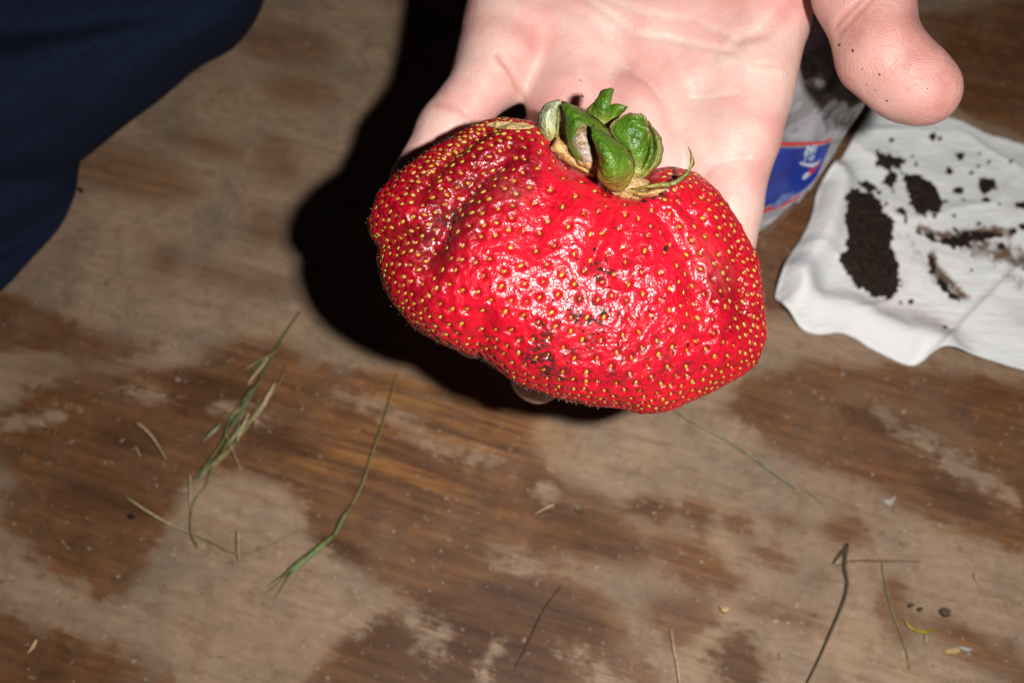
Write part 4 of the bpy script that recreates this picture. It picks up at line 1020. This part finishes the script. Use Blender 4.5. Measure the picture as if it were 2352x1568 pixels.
def spk(x0, y0, x1, y1, w, mat, z=0.002):
    mx, my = (x0+x1)/2, (y0+y1)/2
    sp_.append(('spikelet', K6([(x0, y0), (x0*.7+x1*.3, y0*.7+y1*.3+4), (mx, my), (x1, y1)]), [0.15*mm, w*mm, w*mm*.9, 0.08*mm], mat, z))
for a in ((860, 270, 700, 420, .45, GRASS), (840, 300, 650, 410, .35, OLIVEG), (800, 330, 690, 470, .5, STRAW), (760, 440, 660, 560, .7, GRASS), (740, 470, 640, 620, .8, GRASS), (720, 520, 590, 640, .7, OLIVEG),
          (690, 560, 600, 690, .8, GRASS), (830, 450, 740, 620, .8, STRAW), (800, 520, 720, 640, .7, STRAW), (740, 580, 660, 720, .7, OLIVEG), (680, 640, 600, 760, .7, PALEG), (640, 690, 560, 800, .8, GRASS),
          (570, 650, 480, 740, .6, PALEG), (610, 740, 530, 860, .7, GRASS), (600, 770, 500, 880, .6, OLIVEG), (560, 800, 440, 920, .7, GRASS), (540, 830, 460, 920, .5, PALEG), (590, 700, 660, 870, .22, STRAW), (700, 600, 640, 740, .6, STRAW), (650, 640, 650, 760, .4, PALEG)):
    spk(*a, z=random.uniform(0.0012, 0.0035))
stem('grass_seed_head', K6([(945, 120), (850, 262), (760, 430), (690, 540), (605, 650), (580, 730), (500, 845), (420, 940)]), [.22*mm, .3*mm, .38*mm, .4*mm, .45*mm, .4*mm, .35*mm, .15*mm], GRASS,
     'bushy green grass seed head lying left of the strawberry shadow', 'grass', 0.0015, children=sp_)
stem('grass_stalk', K6([(880, 380), (835, 480), (745, 580), (665, 700), (600, 790), (530, 870), (500, 945), (440, 1030), (425, 1100), (430, 1190), (460, 1245)]), [.15*mm, .3*mm, .3*mm, .35*mm, .4*mm, .4*mm, .42*mm, .42*mm, .35*mm], OLIVEG,
     'olive grass stalk hooking down from the seed head', 'grass', 0.0012)
stem('grass_stalk', K6([(400, 1165), (450, 1190), (520, 1220), (600, 1262), (670, 1276), (750, 1256), (850, 1212), (975, 1150)]), [.15*mm, .25*mm, .3*mm, .3*mm, .15*mm], OLIVEG, 'thin olive grass stalk bent in a shallow bowl curve', 'grass', 0.001)
stem('grass_stalk', K6([(1410, 420), (1370, 560), (1330, 690), (1290, 800), (1245, 940), (1190, 1050), (1120, 1170), (1070, 1230)]), [.12*mm, .2*mm, .24*mm, .28*mm, .32*mm, .4*mm, .4*mm, .3*mm], OLIVEG,
     'slender grass stalk ending in a bright green spikelet below the shadow', 'grass', 0.0018,
     children=[('spikelet', K6([(1195, 1040), (1150, 1110), (1120, 1170), (1090, 1210)]), [.2*mm, .85*mm, .7*mm, .2*mm], GRASS, .0022),
               ('spikelet', K6([(1110, 1185), (1030, 1250), (960, 1310), (885, 1385)]), [.3*mm, 1.0*mm, 1.1*mm, .3*mm], simple('fresh_green', (.10, .155, .03), .45, .3, 400), .0022),
               ('spikelet', K6([(1020, 1260), (960, 1300), (900, 1350), (860, 1385)]), [.2*mm, .6*mm, .6*mm, .15*mm], GRASS, .003),
               ('awn', K6([(900, 1370), (850, 1410), (780, 1470)]), [.18*mm, .14*mm, .06*mm], OLIVEG, .002), ('awn', K6([(895, 1380), (865, 1430), (830, 1485)]), [.18*mm, .14*mm, .06*mm], OLIVEG, .002), ('awn', K6([(880, 1370), (820, 1410), (800, 1430)]), [.18*mm, .14*mm, .06*mm], GRASS, .0025)])
stem('straw', K6([(165, 650), (215, 690), (255, 740), (305, 825)]), [.45*mm, .5*mm, .3*mm, .15*mm], STRAW, 'pale kinked straw left of the bushy seed head', 'straw')
stem('straw', K6([(110, 1000), (180, 1050), (260, 1100), (330, 1140), (410, 1172)]), [.15*mm, .4*mm, .45*mm, .3*mm, .2*mm], STRAW, 'pale straw pointing at the bowl shaped grass stalk', 'straw')
stem('straw', K6([(418, 900), (422, 950), (418, 1010), (425, 1080)]), [.4*mm, .4*mm, .25*mm, .15*mm], STRAW, 'short upright straw at the lower tip of the seed head', 'straw')
stem('straw', K6([(160, 765), (180, 810)]), [.3*mm, .25*mm], STRAW, 'tiny bit of straw under the pale kinked straw', 'straw')
stem('straw', K6([(650, 1170), (648, 1230), (655, 1310)]), [.35*mm, .3*mm, .15*mm], STRAW, 'short straw crossing the bowl shaped grass stalk', 'straw', .0018)
stem('straw', [(62, 1500), (74, 1485), (84, 1468)], [.2*mm, .75*mm, .4*mm], STRAW, 'small pale husk near the lower left corner', 'straw', flat=.5)
stem('grass_stalk', K7([(90, 200), (150, 245), (230, 290), (330, 340), (440, 410), (560, 495), (690, 588), (760, 612), (835, 675)]), [.12*mm, .22*mm, .3*mm, .36*mm, .28*mm, .34*mm, .38*mm, .18*mm, .1*mm], PALEG, 'pale shiny grass stalk running down right from the strawberry', 'grass', 0.0015)
stem('twig', K7([(960, 870), (948, 940), (946, 1000), (958, 1065), (940, 1155), (880, 1300), (810, 1460), (740, 1600)]), [.5*mm, .55*mm, .45*mm, .45*mm, .38*mm, .3*mm, .26*mm, .22*mm], DARKT, 'dark bent twig in the lower right of the board', 'twig', 0.0016,
     children=[('side_shoot', K7([(955, 885), (925, 925), (905, 945), (890, 972)]), [.5*mm, .6*mm, .35*mm, .2*mm], DARKT, .002)])
stem('twig', K7([(900, 985), (980, 958), (1130, 958), (1230, 957), (1320, 962)]), [.15*mm, .25*mm, .28*mm, .2*mm, .12*mm], simple('brown_twig', (.10, .06, .035), .7), 'hair thin brown twig lying level behind the dark bent twig', 'twig', 0.001)
stem('grass_stalk', K7([(1130, 970), (1150, 1080), (1180, 1200), (1240, 1360), (1270, 1500)]), [.15*mm, .25*mm, .25*mm, .3*mm, .12*mm], OLIVEG, 'faint olive stalk dropping from the hair thin twig', 'grass', .001)
stem('leaf_scrap', K7([(1247, 1245), (1265, 1280), (1305, 1303), (1345, 1312), (1380, 1304), (1408, 1294)]), [.2*mm, .55*mm, .6*mm, .5*mm, .65*mm, .2*mm], simple('yellow_leaf', (.27, .20, .012), .4, .4, 300), 'curled yellow green leaf scrap at the lower right', 'leaf scrap', .0015, flat=.4)
stem('straw', K7([(1352, 1325), (1350, 1365)]), [.4*mm, .3*mm], STRAW, 'stubby straw bit hanging under the yellow leaf scrap', 'straw')
stem('straw', K7([(1592, 1015), (1600, 1045), (1618, 1070)]), [.15*mm, .35*mm, .2*mm], STRAW, 'single pale straw bit at the right edge of the board', 'straw')
stem('straw', [(1541, 1440), (1548, 1490), (1556, 1530), (1562, 1580)], [.15*mm, .35*mm, .4*mm, .3*mm], STRAW, 'pale straw leaving the picture at the bottom', 'straw')
stem('twig', [(1290, 1345), (1250, 1400), (1206, 1490), (1178, 1540)], [.08*mm, .2*mm, .2*mm, .08*mm], simple('grey_splinter', (.085, .056, .038), .8), 'dark splinter on the brown stain at bottom centre', 'twig', .0008)
stem('straw', [(1228, 1180), (1250, 1168), (1272, 1158)], [.12*mm, .35*mm, .35*mm], STRAW, 'light straw bit on the dark wood below the strawberry', 'straw')
def chip(poly, mat, label, cat, group=None, th=0.0008):
    w = T(*np.array(poly, float).T, z=0.0012); c = w.mean(0)
    bm = bmesh.new(); lo = [bm.verts.new(Vector(p-c)+Vector((0, 0, -th))) for p in w]; hi = [bm.verts.new(Vector((p-c)*0.86)+Vector((0, 0, random.uniform(.2, 1)*th))) for p in w]
    top = bm.verts.new((0, 0, th*1.1)); n = len(w)
    for i in range(n):
        j = (i+1) % n; bm.faces.new((lo[i], lo[j], hi[j], hi[i])); bm.faces.new((hi[i], hi[j], top))
    me = bpy.data.meshes.new('wood_chip'); bm.to_mesh(me); bm.free()
    o = link('wood_chip' if cat == 'wood chip' else cat.replace(' ', '_'), me, mat); o.location = c
    return tag(o, label, cat, group)
CHIP = simple('wood_chip', (.42, .27, .13), .6, .3, 900)
LINT = simple('lint', (.33, .30, .27), .8, .2, 900)
chip(K7([(1440, 1400), (1500, 1385), (1530, 1405), (1500, 1425), (1445, 1425)]), CHIP, 'larger tan wood chip in the lower right corner', 'wood chip')
chip(K7([(1500, 1378), (1560, 1385), (1590, 1400), (1560, 1412), (1520, 1400)]), LINT, 'pale splinter touching the larger tan wood chip', 'wood chip')
chip(K7([(320, 1180), (360, 1185), (375, 1205), (350, 1220), (325, 1205)]), CHIP, 'small tan wood chip on the edge of a dark stain', 'wood chip')
chip(K7([(1128, 655), (1165, 650), (1200, 630), (1200, 650), (1175, 690), (1150, 672)]), LINT, 'white fluff scrap on the dark wood at the right', 'lint')
BROWN = simple('brown_crumb', (.085, .058, .036), .85, .5, 900, bump=.0008)
chip(K7([(1415, 1205), (1425, 1192), (1445, 1186), (1462, 1196), (1478, 1208), (1470, 1222), (1474, 1232), (1450, 1236), (1432, 1230)]), BROWN, 'dark soil crumb above the yellow leaf scrap', 'soil crumb')
chip(K7([(1255, 1180), (1275, 1165), (1295, 1178), (1280, 1190)]), BROWN, 'smaller dark crumb left of the soil crumb at the right', 'soil crumb')
chip(K7([(1305, 1195), (1325, 1185), (1338, 1200), (1320, 1210)]), BROWN, 'tiny dark crumb beside the smaller crumb at the right', 'soil crumb')
chip([(292, 1183), (304, 1178), (311, 1186), (300, 1191)], SOIL, 'black speck of soil on the left brown stain', 'soil crumb')
chip([(178, 436), (186, 431), (192, 437), (186, 443)], SOIL, 'black speck of soil beside the navy trousers', 'soil crumb')
# dust and tiny splinters over the board
def dust():
    V, F = [], []
    for _ in range(130):
        x, y = random.uniform(-60, 2400), random.uniform(-40, 1600); c = T(x, y, 0.0004); r = random.choice((.1, .12, .15, .2))*mm; a = random.uniform(0, 6.28); e = random.uniform(1, 3.2)
        o = len(V); u = np.array([math.cos(a), math.sin(a), 0])*r*e; v = np.array([-math.sin(a), math.cos(a), 0])*r
        V += [c+u, c+v, c-u, c-v, c+[0, 0, r], c-[0, 0, .0004]]
        for k in range(4): F += [(o+k, o+(k+1) % 4, o+4), (o+(k+1) % 4, o+k, o+5)]
    me = mesh_np('dust', np.array(V), np.array(F), False); o = link('dust', me, simple('dust', (.30, .24, .19), .8, .4, 200)); tag(o, 'pale dust and tiny splinters scattered over the board', 'dust', kind='stuff')
dust()
# specks of soil clinging to strawberry and hand
def specks(name, bvh, spots, mat, label):
    V, F = [], []
    for x, y, r in spots:
        hit = cast(bvh, x, y)
        if hit[0] is None: continue
        c, n = np.array(hit[0]), np.array(hit[1]); 
        if n @ FW > 0: n = -n
        a = np.cross(n, [0.3, 0.5, 0.8]); a /= np.linalg.norm(a); b = np.cross(n, a); k = 7; o = len(V); ph = random.uniform(0, 6.28); e = random.uniform(.5, 1)
        for j in range(k):
            t = ph+2*math.pi*j/k; V.append(c+(a*math.cos(t)+b*e*math.sin(t))*r*random.uniform(.6, 1.1)-n*0.0001)
        V.append(c+n*r*0.55); V.append(c-n*r*0.3)
        for j in range(k): F += [(o+j, o+(j+1) % k, o+k), (o+(j+1) % k, o+j, o+k+1)]
    me = mesh_np(name, np.array(V), np.array(F), True); o = link(name, me, mat); tag(o, label, 'soil specks', kind='stuff')
bs = [(1398, 660, .5), (1365, 572, .9), (1530, 570, 1.1), (1370, 605, .55), (1380, 618, .8), (1660, 680, .8), (1670, 690, .6), (1225, 832, 1.1), (1240, 826, .8), (1260, 845, .8), (1316, 872, .7), (1270, 540, .4), (1500, 730, .6), (1420, 790, .6), (1300, 800, .6), (1430, 740, .5), (1340, 760, .6), (1580, 790, .6), (1490, 850, .6), (1478, 462, 1.0), (1450, 455, 1.2), (1500, 456, .8), (1520, 445, .9)]
bs = [(x, y, r*mm) for x, y, r in bs]+[(random.gauss(1340, 110), random.gauss(730, 90), random.uniform(.18, .55)*mm) for _ in range(190)]+[(random.uniform(950, 1700), random.uniform(400, 900), random.uniform(.1, .25)*mm) for _ in range(110)]
specks('soil_specks', BERRY_BVH, bs, SOIL, 'dark grains of soil stuck to the wet strawberry')
hs = [(1112, 33, .55), (1134, 39, .4), (1333, 185, .6), (1338, 221, .6), (1928, 103, .6), (1958, 117, .5), (1895, 14, .4), (1900, 32, .3), (2020, 172, .35), (1645, 424, .35), (1725, 415, .35), (1702, 450, .4), (1700, 446, .3), (2130, 204, .4), (2129, 245, .35), (2037, 232, .4), (2180, 275, .6), (2188, 270, .5), (1990, 195, .25), (1980, 160, .25), (2010, 208, .25)]
specks('soil_specks', HAND_BVH, [(x, y, r*mm) for x, y, r in hs], simple('brown_speck', (.10, .035, .02), .7), 'tiny brown flecks of soil on the palm and thumb')
# dry flake on the strawberry's left shoulder
def flake():
    pts = [(1120, 285), (1140, 281), (1175, 283), (1212, 287), (1226, 294), (1200, 298), (1165, 297), (1140, 296), (1128, 293)]
    w = []
    for x, y in pts:
        h = cast(BERRY_BVH, x, max(y, 288)); w.append(np.array(P(x, y, (np.array(h[0])-C0) @ FW - 0.0004)) if h[0] is not None else P(x, y, .256))
    w = np.array(w); c = w.mean(0); bm = bmesh.new(); vs = [bm.verts.new(Vector(p-c)) for p in w]; bm.faces.new(vs); bmesh.ops.triangulate(bm, faces=bm.faces[:]); bmesh.ops.subdivide_edges(bm, edges=bm.edges[:], cuts=2)
    for v in bm.verts: v.co += Vector(-FW)*random.uniform(0, .0005)
    me = bpy.data.meshes.new('dry_flake'); bm.to_mesh(me); bm.free()
    o = link('dry_flake', me, simple('dry_flake', (.48, .33, .15), .45, .4, 1500)); o.location = c
    s = o.modifiers.new('t', 'SOLIDIFY'); s.thickness = .0003
    tag(o, 'dry tan flake of leaf on the upper left shoulder of the strawberry', 'leaf flake')
flake()
